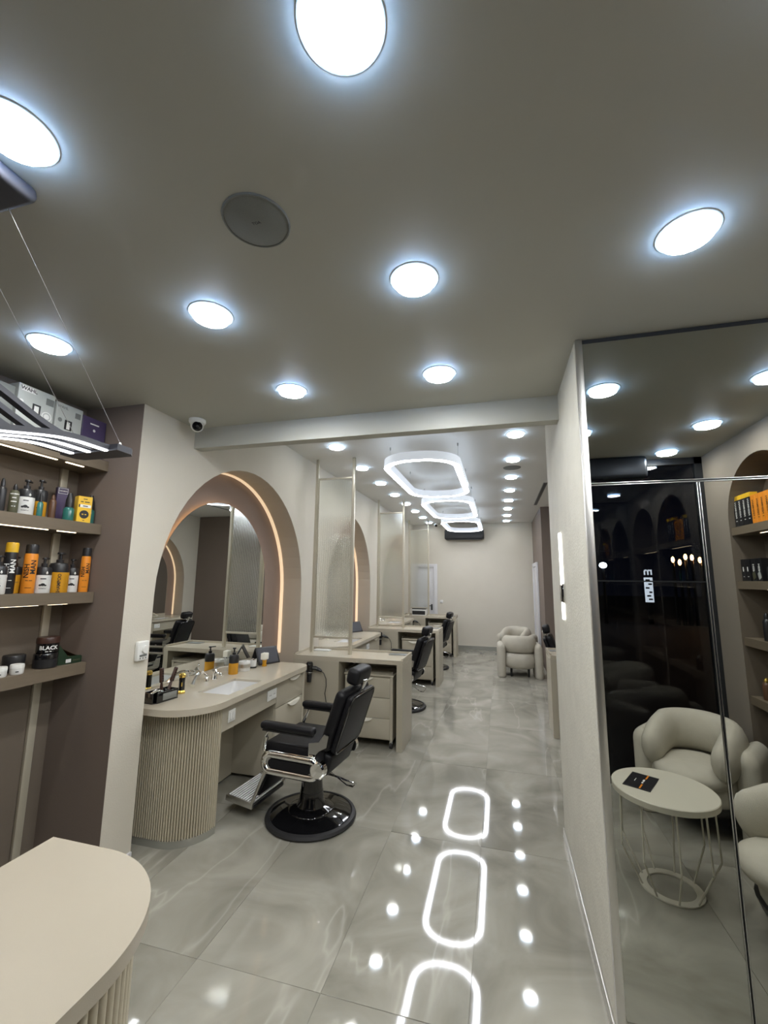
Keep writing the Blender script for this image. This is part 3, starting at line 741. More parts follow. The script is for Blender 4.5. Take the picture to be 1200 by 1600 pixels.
def make_dryer(loc, rz, lab):
    t = thing('hair_dryer', lab, 'hair dryer', loc, rz, 'hair dryers hanging on the islands')
    # hung nozzle-down: barrel is vertical, handle sticks out towards +x
    MB().lathe([(0.0005, 0.075), (0.026, 0.072), (0.036, 0.058), (0.039, 0.02), (0.036, -0.025), (0.029, -0.05), (0.027, -0.055)], 20).build('barrel', 'black_gloss', t)
    MB().lathe([(0.026, -0.056), (0.025, -0.10), (0.022, -0.135), (0.018, -0.135), (0.018, -0.10)], 16).build('nozzle', 'black_plastic', t)
    MB().lathe([(0.0375, -0.032), (0.0385, -0.036), (0.034, -0.041)], 20).build('band', 'steel', t)
    MB().tube([(0.025, 0, 0.01), (0.07, -0.002, 0.012), (0.115, -0.004, -0.004), (0.135, -0.004, -0.014)], [0.019, 0.021, 0.018, 0.012], 12, roundcap=True).build('handle', 'black_plastic', t)
    MB().rbox(0.045, 0.095, -0.026, -0.018, 0.006, 0.020, 0.003).build('button', 'grey_mark', t)
    MB().tube([(0.13, -0.004, -0.012), (0.165, 0.0, -0.035), (0.19, 0.004, -0.09), (0.195, 0.006, -0.16), (0.18, 0.01, -0.24), (0.195, 0.012, -0.32), (0.235, 0.02, -0.40), (0.25, 0.018, -0.52), (0.22, 0.016, -0.66), (0.19, 0.012, -0.724)], 0.0042, 6).build('cord', 'black_rubber', t)
    MB().rbox(-0.02, 0.02, 0.03, 0.0445, 0.0, 0.03, 0.003).build('hook', 'black_plastic', t)
    return t

def make_chair(loc, rz, lab):
    t = thing('barber_chair', lab, 'chair', loc, rz, 'black barber chairs')
    MB().lathe([(0.29, 0.002), (0.318, 0.004), (0.326, 0.016), (0.318, 0.032), (0.296, 0.038), (0.288, 0.030)], 48).build('rubber_ring', 'black_rubber', t)
    MB().lathe([(0.287, 0.012), (0.287, 0.036), (0.24, 0.050), (0.165, 0.062), (0.160, 0.068), (0.150, 0.072), (0.105, 0.088), (0.088, 0.12), (0.082, 0.18)], 48).build('base', 'black_gloss', t)
    MB().lathe([(0.080, 0.175), (0.074, 0.26), (0.070, 0.345), (0.085, 0.352)], 28).build('column', 'black_gloss', t)
    MB().rbox(-0.17, 0.20, -0.20, 0.20, 0.352, 0.42, 0.012).build('seat_frame', 'black_plastic', t)
    st = MB().rbox(-0.20, 0.27, -0.236, 0.236, 0.421, 0.552, 0.03, 4).build('seat', 'black_leather', t)
    MB().rbox(0.02, 0.05, -0.2385, -0.2355, 0.498, 0.515, 0.001).build('care_tag', 'steel', st)
    for s in (-1, 1):
        p = MB().prism(stadium(-0.195, 0.255, 0.362, 0.498, 0.05, 6), s*0.2375, s*0.258, 'y').tube([(a, s*0.258, b2) for a, b2 in stadium(-0.180, 0.240, 0.376, 0.484, 0.050, 7)], 0.026, 12, closed=True, sx=1.0, sz=1.0).build('side_panel', 'chrome', t, smooth=60)
        MB().prism(stadium(-0.160, 0.220, 0.394, 0.468, 0.034, 6), s*0.2582, s*0.268, 'y').build('panel_bead', 'steel', p)
        MB().prism(stadium(-0.140, 0.200, 0.402, 0.460, 0.028, 6), s*0.2682, s*0.276, 'y').build('panel_inset', 'black_leather', p)
        q = Matrix.Translation((-0.185, s*0.255, 0.435)) @ Matrix.Rotation(-s*PI/2, 4, 'X')
        MB().lathe([(0.058, -0.02), (0.058, 0.018), (0.045, 0.028), (0.0005, 0.03)], 24, q).build('pivot_cap', 'chrome', p)
        a = MB().rbox(-0.165, 0.262, s*0.277-0.034, s*0.277+0.034, 0.652, 0.702, 0.022, 4).build('armrest', 'black_leather', t)
        MB().rbox(-0.15, 0.245, s*0.277-0.022, s*0.277+0.022, 0.640, 0.6515, 0.004).build('arm_plate', 'black_plastic', a)
        MB().tube([(0.215, s*0.277, 0.640), (0.222, s*0.272, 0.60), (0.24, s*0.258, 0.55), (0.25, s*0.255, 0.50)], [0.013, 0.015, 0.014, 0.012], 10).build('arm_post', 'chrome', a)
        MB().prism([(-0.10, 0.52), (-0.10, 0.585), (-0.175, 0.60), (-0.215, 0.655), (-0.250, 0.648), (-0.235, 0.575), (-0.18, 0.545), (-0.155, 0.52)], s*0.2375, s*0.246, 'y').build('recline_bracket', 'steel', a)
        MB().rbox(-0.155, -0.10, s*0.2375, s*0.247, 0.47, 0.522, 0.003).build('bracket_foot', 'chrome', a)
    tilt = Matrix.Translation((-0.175, 0, 0.535)) @ Matrix.Rotation(math.radians(-19), 4, 'Y')
    MB().rbox(-0.055, 0.030, -0.225, 0.225, 0.0, 0.425, 0.04, 4, tilt).build('backrest', 'black_leather', t)
    bk = MB().rbox(-0.105, -0.0555, -0.205, 0.205, 0.015, 0.415, 0.035, 4, tilt).build('back_shell', 'black_leather', t)
    MB().tube([tilt @ Vector((-0.10, a, b_)) for a, b_ in stadium(-0.207, 0.207, 0.012, 0.418, 0.06, 5)], 0.006, 6, closed=True).build('piping', 'black_gloss', bk)
    MB().rbox(-0.09, 0.03, -0.20, 0.20, -0.155, -0.004, 0.03, 3, tilt).build('lower_back', 'black_leather', t)
    MB().rbox(-0.085, -0.05, -0.03, 0.03, 0.38, 0.50, 0.006, 2, tilt).build('headrest_stem', 'chrome', t)
    hm = tilt @ Matrix.Translation((-0.02, 0, 0.455)) @ Matrix.Rotation(math.radians(6), 4, 'Y')
    MB().rbox(-0.055, 0.045, -0.125, 0.125, 0.0, 0.115, 0.032, 4, hm).build('headrest', 'black_leather', t)
    # leg rest and ribbed footplate
    lm = Matrix.Translation((0.265, 0, 0.405)) @ Matrix.Rotation(math.radians(-24), 4, 'Y')
    MB().rbox(-0.045, 0.0, -0.185, 0.185, -0.26, 0.02, 0.015, 3, lm).build('leg_rest', 'black_leather', t)
    for s in (-1, 1): MB().rbox(-0.035, -0.012, s*0.198-0.008, s*0.198+0.008, -0.335, 0.04, 0.003, 2, lm).build('leg_arm', 'alu', t)
    fm = Matrix.Translation((0.365, 0, 0.085)) @ Matrix.Rotation(math.radians(-6), 4, 'Y')
    fp = MB().rbox(0.0, 0.235, -0.187, 0.187, -0.018, 0.006, 0.002, 2, fm).build('footplate', 'black_plastic', t)
    for s in (-1, 1): MB().rbox(0.0, 0.235, s*0.1965-0.0085, s*0.1965+0.0085, -0.018, 0.022, 0.003, 2, fm).build('side_rail', 'alu', fp)
    sl_ = None
    for k in range(11):
        if sl_ is None:
            sl_ = MB().rbox(-0.0058, 0.0058, -0.186, 0.186, 0.0, 0.011, 0.003).build('slat', 'alu_white_sheen', fp); o = sl_
        else: o = link('slat', sl_.data, fp)
        o.location = fm @ Vector((0.016+k*0.0205, 0, 0.0085)); o.rotation_euler = (0, math.radians(-6), 0)
    MB().tube([(-0.03, -0.075, 0.31), (-0.14, -0.13, 0.235), (-0.21, -0.15, 0.185), (-0.27, -0.13, 0.19), (-0.34, -0.02, 0.265), (-0.34, 0.03, 0.29), (-0.24, 0.06, 0.325), (-0.06, 0.06, 0.34)], 0.0065, 8).build('pump_lever', 'chrome', t)
    return t

LV = [(XL, c, 0) for c in ST]
who = ['nearest station', 'middle station', 'far station']
VL = ['long beige vanity with fluted rounded end and basin at the nearest arch', 'beige wash-basin vanity seen behind the first glass partition', 'beige wash-basin vanity seen behind the second glass partition']
van = make_vanity(LV[0], 0, VL[0]); mir = make_mirror(LV[0], 0, 'arched backlit mirror above the nearest basin')
led = make_led(LV[0], 0, 'warm light strip edging the nearest arched recess')
isl = make_island(LV[0], 0, 'beige island counter right behind the nearest barber chair')
pan = make_panel(LV[0], 0, 'tall fluted glass partition nearest the camera')
tro = make_trolley(LV[0], 0, 'beige drawer trolley behind the nearest barber chair')
for k in (1, 2):
    dup(van, LV[k], 0, VL[k])
    dup(mir, LV[k], 0, ('arched mirror behind the first glass partition', 'arched mirror behind the second glass partition')[k-1])
    dup(led, LV[k], 0, ('warm light strip in the second arch from the camera', 'warm light strip in the third arch from the camera')[k-1])
    dup(isl, LV[k], 0, ('beige island counter behind the second barber chair', 'beige island counter furthest back, near the white door')[k-1])
    dup(pan, LV[k], 0, ('fluted glass partition in the middle of three', 'fluted glass partition furthest back, before the white door')[k-1])
    dup(tro, LV[k], 0, ('beige drawer trolley under the middle island', 'beige drawer trolley under the furthest island')[k-1])
dry = make_dryer((-1.995, 4.46-0.045, 0.745), 0, 'black hair dryer hanging on the nearest island with dangling cord')
dup(dry, (-1.975, 4.46-0.045+2.755, 0.745), 0, 'black hair dryer hanging on the middle island')
dup(dry, (-1.975, 4.46-0.045+5.51, 0.745), 0, 'black hair dryer hanging on the furthest island')
CA = PI-0.10
chair = make_chair((-1.37, 3.15, 0), CA, 'black barber chair with chrome side panel nearest the camera')
dup(chair, (-1.33, 5.98, 0), PI-0.12, 'black barber chair before the middle island, second from the camera')
dup(chair, (-1.33, 8.70, 0), PI-0.12, 'black barber chair before the furthest island')
dup(chair, (0.98, 6.75, 0), -0.10, 'black barber chair behind the right-hand island')
# right-hand alcove
FLIP = True
make_island((1.75, 4.36, 0), 0, 'beige island counter half hidden by the plastered pier')
make_trolley((1.75, 4.36, 0), 0, 'beige drawer trolley half hidden by the plastered pier')
FLIP = False
dup(van, (XQ, 7.30, 0), PI, 'beige vanity of the right-hand alcove seen in the arched mirror')
dup(mir, (XQ, 7.30, 0), PI, 'arched mirror of the right-hand alcove')
dup(led, (XQ, 7.30, 0), PI, 'warm light strip in the arch of the right-hand alcove')

# ------------------------------------------------------------------ reception desk
t = thing('reception_desk', 'cream topped reception desk with fluted front at the lower left', 'desk', (0, 0, 0))
zd = 1.0
top = [(-1.19, -0.12), (-0.70, -0.12)]+arc(-1.0, 0.71, 0.30, 0, PI/2, 24)+[(-1.19, 1.01)]
MB().prism(top, zd-0.034, zd).build('desk_top', 'desk_top', t, smooth=40)
body = [(-1.17, -0.10), (-0.738, -0.10)]+arc(-1.0, 0.71, 0.262, 0, PI/2, 24)+[(-1.17, 0.972)]
MB().prism(body, 0.03, zd-0.0345).build('desk_body', 'flute', t, smooth=40)
kk = [(-1.16, -0.09), (-0.745, -0.09)]+arc(-1.0, 0.71, 0.255, 0, PI/2, 24)+[(-1.16, 0.965)]
MB().prism(kk, 0.0, 0.0295).build('kick_plate', 'kick', t, smooth=40)
f0 = MB().prism([(-0.004, -0.0082), (0.006, -0.0078)]+arc(0.007, 0, 0.0078, -PI*0.42, PI*0.42, 6)+[(0.006, 0.0078), (-0.004, 0.0082)], 0.031, zd-0.035).build('flute', 'flute', t, smooth=50)
first = True; s = 0.01; l1 = 0.81; l2 = l1+0.262*PI/2; l3 = l2+0.17
while s < l3:
    if s < l1: p, a = (-0.738, -0.10+s), 0.0
    elif s < l2: a = (s-l1)/0.262; p = (-1.0+0.262*math.cos(a), 0.71+0.262*math.sin(a))
    else: p, a = (-1.0-(s-l2), 0.972), PI/2
    o = f0 if first else link('flute', f0.data, t); first = False
    o.location = (p[0], p[1], 0); o.rotation_euler = (0, 0, a); s += 0.0218

# ------------------------------------------------------------------ wavy pendant
t = thing('wave_pendant', 'dark wavy linear pendant lamp hanging over the reception desk', 'pendant lamp', (-1.455, 0, 2.165))
MB().rbox(-0.16, 0.18, -0.24, 0.80, 0.607, 0.6545, 0.018, 3).build('ceiling_mount', 'lamp_black', t)
MB().prism([(-0.145, 1.20), (0.125, 1.20), (0.125, 1.262), (0.105, 1.285), (-0.125, 1.285), (-0.145, 1.262)], -0.012, 0.012).build('end_plate', 'lamp_black', t)
def ribbon(x, sgn, amp, wd, th, zoff, y0=1.20, y1=-0.16, n=44):
    v = []; f = []
    for i in range(n+1):
        y = y0+(y1-y0)*i/n; s = max(0.0, (y0-0.09-y))
        z = sgn*amp*(1-math.cos(2*PI*s/0.78))/2+zoff
        v += [(x-wd/2, y, z-th/2), (x+wd/2, y, z-th/2), (x+wd/2, y, z+th/2), (x-wd/2, y, z+th/2)]
    for i in range(n):
        a, b_ = i*4, i*4+4
        f += [(a+k, a+(k+1) % 4, b_+(k+1) % 4, b_+k) for k in range(4)]
    f += [(0, 1, 2, 3), (n*4, n*4+1, n*4+2, n*4+3)]
    return MB().add(v, f)
for x in (-0.085, -0.005, 0.075):
    r_ = ribbon(x, -1, 0.060, 0.030, 0.018, 0.0).build('lower_ribbon', 'lamp_black', t)
    ribbon(x, -1, 0.060, 0.015, 0.004, -0.0115).build('light_line', 'light_wave', r_)
for x in (-0.125, -0.045, 0.035):
    ribbon(x, 1, 0.11, 0.028, 0.018, 0.002).build('upper_ribbon', 'lamp_black', t)
for a, b_ in (((0.08, 0.785, 0.61), (0.085, 1.245, 0.03)), ((-0.10, 0.785, 0.61), (-0.095, 1.235, 0.03))):
    wr_ = MB().cyl(a, b_, 0.0011, n=6).build('wire', 'wire', t)
    MB().lathe([(0.010, 0.012), (0.006, 0.026), (0.003, 0.034)], 10, Matrix.Translation((b_[0], b_[1], 0))).build('wire_clip', 'steel', wr_)

# ------------------------------------------------------------------ product shelves on the left
SZ = [2.44, 2.025, 1.60, 1.18]
SN = ['top', 'second', 'third', 'lowest']
for k, z in enumerate(SZ):
    t = thing('wall_shelf', 'dark taupe product shelf on the left, %s of four' % SN[k], 'shelf', (0, 0, z), 0, 'product shelves on the left')
    MB().box(XN+0.002, -2.46, 0.3, YS-0.002, -0.065, 0).build('board', 'shelf_wood', t, smooth=0)
    if k < 3:
        for a, b_ in ((0.5, 1.862), (1.918, 2.03)):
            MB().box(-2.506, -2.494, a, b_, -0.068, -0.0655).build('light_line', 'light_shelf', t, smooth=0)
for y in (0.95, 2.06):
    tag(MB().rbox(XN+0.001, XN+0.0015+0.02, y-0.022, y+0.022, 0.0, ZF-0.05, 0.003).build('shelf_rail', 'champagne'), 'upright beige rail behind the product shelves' + (' at the corner end' if y > 2 else ', outside the left edge'), 'rail')

def wrap(r, a0, zc, off=0.0007):
    return lambda u, v: ((r+off)*math.cos(a0+u/r), (r+off)*math.sin(a0+u/r), zc+v)
def face(xs, yc, zc):     # a face towards +x
    return lambda u, v: (xs+0.0007, yc+u, zc+v)
A0 = -0.55                 # the way the printed fronts look: out into the room
def spray_can(loc, h, r, bodym, capm, inkm, lab, group):
    t = thing('spray_can', lab, 'spray can', loc, 0, group)
    hb = h*0.80
    b_ = MB().lathe([(r*0.96, 0.0), (r, 0.004), (r, hb-0.012), (r*0.93, hb)], 24).build('body', bodym, t)
    MB().lathe([(r*0.93, hb+0.0005), (r*0.93, h-0.012), (r*0.85, h-0.003), (0.0005, h)], 24).build('cap', capm, t)
    letter('NISH', r*0.80, wrap(r, A0-0.50, hb*0.56), b_, inkm, rot=PI/2, fine=True)
    letter('MAN', r*0.80, wrap(r, A0+0.42, hb*0.66), b_, inkm, rot=PI/2, fine=True)
    letter('HAIR SPRAY', r*0.16, wrap(r, A0, hb*0.32), b_, inkm)
    letter('PROFESSIONAL', r*0.13, wrap(r, A0, hb*0.14), b_, inkm)
    return t
def pump_bottle(loc, h, r, lowm, lab, group, label_text=None, inkm='ink_black', split=0.50, leaf=False, vert=False):
    t = thing('pump_bottle', lab, 'bottle', loc, 0, group)
    hs = h*0.74
    b_ = MB().lathe([(r*0.95, 0), (r, 0.005), (r, hs*split/0.74)], 24).build('body', lowm, t)
    MB().lathe([(r, hs*split/0.74+0.0003), (r, hs-0.018), (r*0.86, hs-0.004), (r*0.45, hs)], 24).build('shoulder', 'black_plastic', t)
    p = MB().lathe([(r*0.38, hs+0.0003), (r*0.38, hs+0.018), (r*0.16, hs+0.020), (r*0.16, h-0.012), (r*0.36, h-0.010), (r*0.34, h)], 14).build('pump', 'black_plastic', t)
    MB().rbox(-0.002, r*1.15, -0.006, 0.006, h-0.010, h-0.0005, 0.002, 2, Matrix.Rotation(A0+PI*0.85, 4, 'Z')).build('spout', 'black_plastic', p)
    if label_text:
        zc = hs*split/0.74
        for i, (tx, sz, fy) in enumerate(label_text): letter(tx, sz, wrap(r, A0, zc*fy), b_, inkm, rot=PI/2 if vert else 0.0, fine=True)
    if leaf:
        dm = MB().lathe([(0.0005, 0), (0.005, 0.004), (0.006, 0.008), (0.003, 0.016), (0.0005, 0.021)], 8, Matrix.Translation(((r-0.002)*math.cos(A0+0.35), (r-0.002)*math.sin(A0+0.35), hs*split/0.74+0.004))).build('drop_mark', 'ink_white', b_)
        v, f = [], []
        for (du, dv, rr) in ((0, 0, 0.0105), (-0.012, -0.003, 0.007), (0.012, -0.004, 0.006)):
            o = len(v); v += [wrap(r, A0, hs*split*0.47/0.74, 0.0009)(du+rr*math.cos(a*PI/4), dv+rr*0.8*math.sin(a*PI/4)) for a in range(8)]; f.append(tuple(o+a for a in range(8)))
        MB().add(v, f).build('flower_mark', 'ink_black', b_, smooth=0)
    return t
def bottle(loc, h, r, bodym, capm, lab, group, capfrac=0.25, neck=0.5, text=None, ink='ink_white'):
    t = thing('bottle', lab, 'bottle', loc, 0, group)
    hb = h*(1-capfrac)
    b_ = MB().lathe([(r*0.95, 0), (r, 0.004), (r, hb*0.86), (r*0.8, hb*0.96), (r*neck, hb)], 22).build('body', bodym, t)
    MB().lathe([(r*neck*1.05, hb+0.0003), (r*neck, hb+h*capfrac*0.5), (r*neck*0.55, h-0.004), (0.0005, h)], 18).build('cap', capm, t)
    if text:
        for tx, sz, fy in text: letter(tx, sz, wrap(r, A0, hb*fy), b_, ink)
    return t
def jar(loc, h, r, bodym, lidm, lab, group, text=None, ink='ink_white', a0=A0):
    t = thing('jar', lab, 'jar', loc, 0, group)
    b_ = MB().lathe([(r*0.92, 0), (r, 0.005), (r, h*0.60), (r*0.97, h*0.62)], 26).build('body', bodym, t)
    MB().lathe([(r*1.02, h*0.625), (r*1.02, h-0.006), (r*0.96, h), (0.0005, h)], 26).build('lid', lidm, t)
    if text:
        for tx, sz, fy in text: letter(tx, sz, wrap(r*1.0, a0, h*fy), b_, ink, fine=True)
    return t
def carton(loc, rz, d_, w_, h, mat, lab, group, name='product_box', cat='box'):
    t = thing(name, lab, cat, loc, rz, group)
    b_ = MB().rbox(-d_/2, d_/2, -w_/2, w_/2, 0, h, 0.0012, 1).build('carton', mat, t)
    return t, b_
def patch(parent, xs, y0, y1, z0, z1, mat, name='print_panel', off=0.0005):
    return MB().box(xs, xs+off, y0, y1, z0, z1).build(name, mat, parent, smooth=0)
def roundel(parent, xs, y, z, r, mat, name='round_mark', off=0.0006, inner=0.0):
    v = [(xs+off, y+r*math.cos(a*PI/12), z+r*math.sin(a*PI/12)) for a in range(24)]
    if inner <= 0: return MB().add(v, [tuple(range(24))]).build(name, mat, parent, smooth=0)
    v += [(xs+off, y+inner*math.cos(a*PI/12), z+inner*math.sin(a*PI/12)) for a in range(24)]
    return MB().add(v, [(a, (a+1) % 24, 24+(a+1) % 24, 24+a) for a in range(24)]).build(name, mat, parent, smooth=0)

X1 = -2.525
# second shelf: serums, sprays, a yellow carton
G1 = 'care products on the second shelf'; z = SZ[1]+0.0005
bottle((-2.535, 1.625, z), 0.185, 0.020, 'black_plastic', 'black_plastic', 'slim black bottle at the left edge of the second shelf', G1)
bottle((X1, 1.592, z), 0.12, 0.017, 'pink', 'black_plastic', 'small pink bottle cut by the left edge', G1)
bottle((X1, 1.681, z), 0.165, 0.022, 'olive', 'black_plastic', 'dark olive bottle with pale print beside the white pump bottle', G1, 0.22, 0.45, [('NISHMAN', 0.007, 0.82), ('SERUM', 0.006, 0.66), ('VITAMIN', 0.006, 0.5), ('100 ML', 0.005, 0.3)])
pump_bottle((X1-0.012, 1.748, z), 0.20, 0.041, 'label_white', 'white and black pump bottle with flower print on the second shelf', G1, [('BEARD', 0.008, 0.80), ('SHAMPOO', 0.005, 0.25)], leaf=True)
bottle((X1+0.025, 1.803, z), 0.14, 0.014, 'teal', 'black_plastic', 'thin teal dropper bottle before the orange jar', G1, 0.4, 0.6)
pump_bottle((-2.575, 1.850, z), 0.225, 0.036, 'amber', 'amber pump bottle with black shoulder on the second shelf', G1, [('KERATIN', 0.007, 0.6)], split=0.42)
bottle((-2.545, 1.905, z), 0.15, 0.018, 'brownish', 'brownish', 'slim brown bottle beside the upright rail', G1, 0.2)
bottle((X1, 1.991, z), 0.175, 0.029, 'teal', 'black_plastic', 'teal glass dropper bottle left of the yellow carton', G1, 0.52, 0.72)
t, b_ = carton((-2.62, 2.01, z), -0.3, 0.03, 0.062, 0.215, 'purple', 'violet carton with pale print behind the teal bottle', G1)
patch(b_, 0.0152, -0.025, 0.025, 0.175, 0.21, 'ink_white'); patch(b_, 0.0158, -0.023, 0.023, 0.177, 0.208, 'purple'); letter('NISHMAN', 0.0065, face(0.0164, 0, 0.192), b_, 'ink_white')
t, b_ = carton((X1+0.005, 2.075, z), -0.32, 0.055, 0.078, 0.165, 'yellow', 'yellow carton with black round mark on the second shelf', G1)
letter('BEARD', 0.0075, face(0.0275, 0, 0.148), b_); letter('THE ROAST', 0.009, face(0.0275, 0, 0.130), b_)
patch(b_, 0.0277, -0.026, 0.033, 0.095, 0.113, 'ink_white'); patch(b_, 0.0277, -0.034, -0.0275, 0.095, 0.113, 'ink_black'); letter('SERUM', 0.009, face(0.0282, 0.003, 0.104), b_)
roundel(b_, 0.0275, 0, 0.052, 0.026, 'ink_black'); letter('50 ML', 0.0085, face(0.0285, 0, 0.052), b_, 'yellow')
letter('Net', 0.006, face(0.0275, 0, 0.014), b_)
bottle((X1-0.01, 2.140, z), 0.19, 0.025, 'teal', 'black_plastic', 'teal glass dropper bottle right of the yellow carton', G1, 0.5, 0.7)
# third shelf: hair sprays and shampoos
G2 = 'hair products on the third shelf'; z = SZ[2]+0.0005
pump_bottle((X1, 1.655, z), 0.20, 0.040, 'label_white', 'white and black pump bottle cut by the left edge, third shelf', G2, [('BEARD', 0.008, 0.80)], leaf=True)
spray_can((-2.545, 1.722, z), 0.275, 0.030, 'ink_black', 'yellow', 'ink_white', 'black hair spray can with yellow cap and white lettering', G2)
pump_bottle((-2.585, 1.775, z), 0.20, 0.034, 'amber', 'amber pump bottle half behind the yellow capped can', G2, [('SHAMPOO', 0.007, 0.6)])
spray_can((X1, 1.812, z), 0.272, 0.0315, 'orange', 'black_plastic', 'ink_black', 'larger orange hair spray can left of the amber shampoo', G2)
pump_bottle((X1, 1.889, z), 0.20, 0.040, 'label_white', 'white and black pump bottle between orange can and amber shampoo', G2, [('BEARD', 0.009, 0.80), ('SHAMPOO', 0.005, 0.25)], leaf=True)
pump_bottle((-2.535, 1.987, z), 0.235, 0.052, 'amber', 'wide amber shampoo bottle with black pump on the third shelf', G2, [('SHAMPOO', 0.017, 0.45)], vert=True)
pump_bottle((-2.545, 2.075, z), 0.20, 0.037, 'label_white', 'white and black pump bottle beside the right-hand orange can', G2, [('BEARD', 0.008, 0.80)], leaf=True)
spray_can((X1+0.01, 2.135, z), 0.275, 0.0255, 'orange', 'black_plastic', 'ink_black', 'slimmer orange hair spray can at the right end of the shelf', G2)
# lowest shelf: jars and an open carton
G3 = 'jars on the lowest shelf'; z = SZ[3]+0.0005
jar((-2.50, 1.715, z), 0.05, 0.030, 'label_white', 'white_plastic', 'small white jar cut by the left edge', G3, [('GEL', 0.008, 0.3)], 'ink_black')
jar((-2.498, 1.797, z), 0.050, 0.031, 'label_white', 'white_plastic', 'small white lidded jar on the lowest shelf', G3, [('WAX', 0.008, 0.3)], 'ink_black')
jar((-2.575, 1.830, z), 0.088, 0.050, 'black_plastic', 'black_plastic', 'black jar behind the small white jar', G3)
jar((-2.53, 1.968, z), 0.082, 0.058, 'black_plastic', 'black_gloss', 'black jar under another jar with white lettering', G3)
jar((-2.53, 1.972, z+0.0825), 0.086, 0.055, 'black_gloss', 'dark_wood', 'black jar with white lettering stacked on another jar', G3, [('BLACK', 0.021, 0.34), ('COOL GEL', 0.006, 0.12)])
t = thing('open_carton', 'open green display carton at the end of the lowest shelf', 'box', (-2.545, 2.10, z), -0.10, G3)
MB().prism([(-0.075, 0), (0.063, 0), (0.063, 0.035), (0.055, 0.042), (-0.02, 0.045), (-0.075, 0.115)], 0.05, 0.0515, 'x').build('front_panel', 'green_box', t, smooth=0)
MB().prism([(-0.075, 0), (0.063, 0), (0.063, 0.035), (0.055, 0.042), (-0.02, 0.045), (-0.075, 0.115)], -0.06, -0.0585, 'x').build('back_panel', 'cardboard', t, smooth=0)
MB().box(-0.0584, 0.0499, -0.075, 0.063, 0.0, 0.0015).build('bottom', 'cardboard', t, smooth=0)
MB().box(-0.0584, 0.0499, -0.075, -0.0735, 0.0016, 0.112).build('side_panel', 'green_box', t, smooth=0)
MB().box(-0.0584, 0.0499, 0.0615, 0.063, 0.0016, 0.038).build('side_panel', 'green_box', t, smooth=0)
MB().add([(-0.058, -0.070, 0.10), (0.049, -0.070, 0.10), (0.049, 0.055, 0.03), (-0.058, 0.055, 0.03)], [(0, 1, 2, 3)]).build('liner', 'cardboard', t, smooth=0)
patch(t, 0.0516, -0.03, 0.0, 0.008, 0.028, 'label_white', 'price_sticker'); letter('Marmara', 0.010, face(0.0516, 0.032, 0.018), t, 'olive')
# top shelf: clipper cartons
G0 = 'clipper cartons on the top shelf'; z = SZ[0]+0.0005
t, b_ = carton((-2.57, 1.715, z), 0.0, 0.12, 0.20, 0.305, 'grey_box', 'silver clipper carton marked WAHL on the top shelf', G0)
xs = 0.0602
patch(b_, xs, -0.085, -0.01, 0.268, 0.298, 'label_white'); letter('WAHL', 0.021, face(xs+0.0006, -0.047, 0.283), b_, 'ink_black')
patch(b_, xs, 0.05, 0.095, 0.235, 0.275, 'grey_mark'); patch(b_, xs, -0.02, 0.025, 0.15, 0.215, 'ink_black'); patch(b_, xs+0.0006, -0.01, 0.015, 0.155, 0.205, 'label_white', 'clipper_picture')
roundel(b_, xs, 0.062, 0.165, 0.028, 'label_white', inner=0.023); roundel(b_, xs, 0.062, 0.165, 0.015, 'label_white'); roundel(b_, xs, -0.08, 0.205, 0.012, 'label_white')
t, b_ = carton((-2.57, 1.91, z), 0.0, 0.12, 0.165, 0.285, 'grey_box', 'narrower silver clipper carton in the middle of the top shelf', G0)
letter('WAHL', 0.016, face(xs, -0.045, 0.26), b_, 'grey_mark'); patch(b_, xs, -0.025, 0.02, 0.13, 0.19, 'ink_black'); patch(b_, xs+0.0006, -0.012, 0.008, 0.135, 0.18, 'label_white', 'clipper_picture')
patch(b_, xs, 0.035, 0.07, 0.22, 0.255, 'grey_mark'); roundel(b_, xs, -0.055, 0.18, 0.013, 'grey_mark')
t, b_ = carton((-2.57, 2.08, z), 0.0, 0.12, 0.165, 0.265, 'purple', 'dark violet clipper carton next to the corner, top shelf', G0)
letter('BaByliss', 0.013, face(xs, 0, 0.225), b_, 'ink_white'); roundel(b_, xs, 0.0, 0.185, 0.009, 'label_white'); patch(b_, xs, -0.035, 0.03, 0.12, 0.124, 'label_white')
t, b_ = carton((-2.57, 1.50, z), 0.0, 0.12, 0.20, 0.27, 'grey_mark', 'dark grey clipper carton cut by the left edge, top shelf', G0)
letter('WAHL', 0.02, face(xs, 0.03, 0.22), b_, 'ink_white')

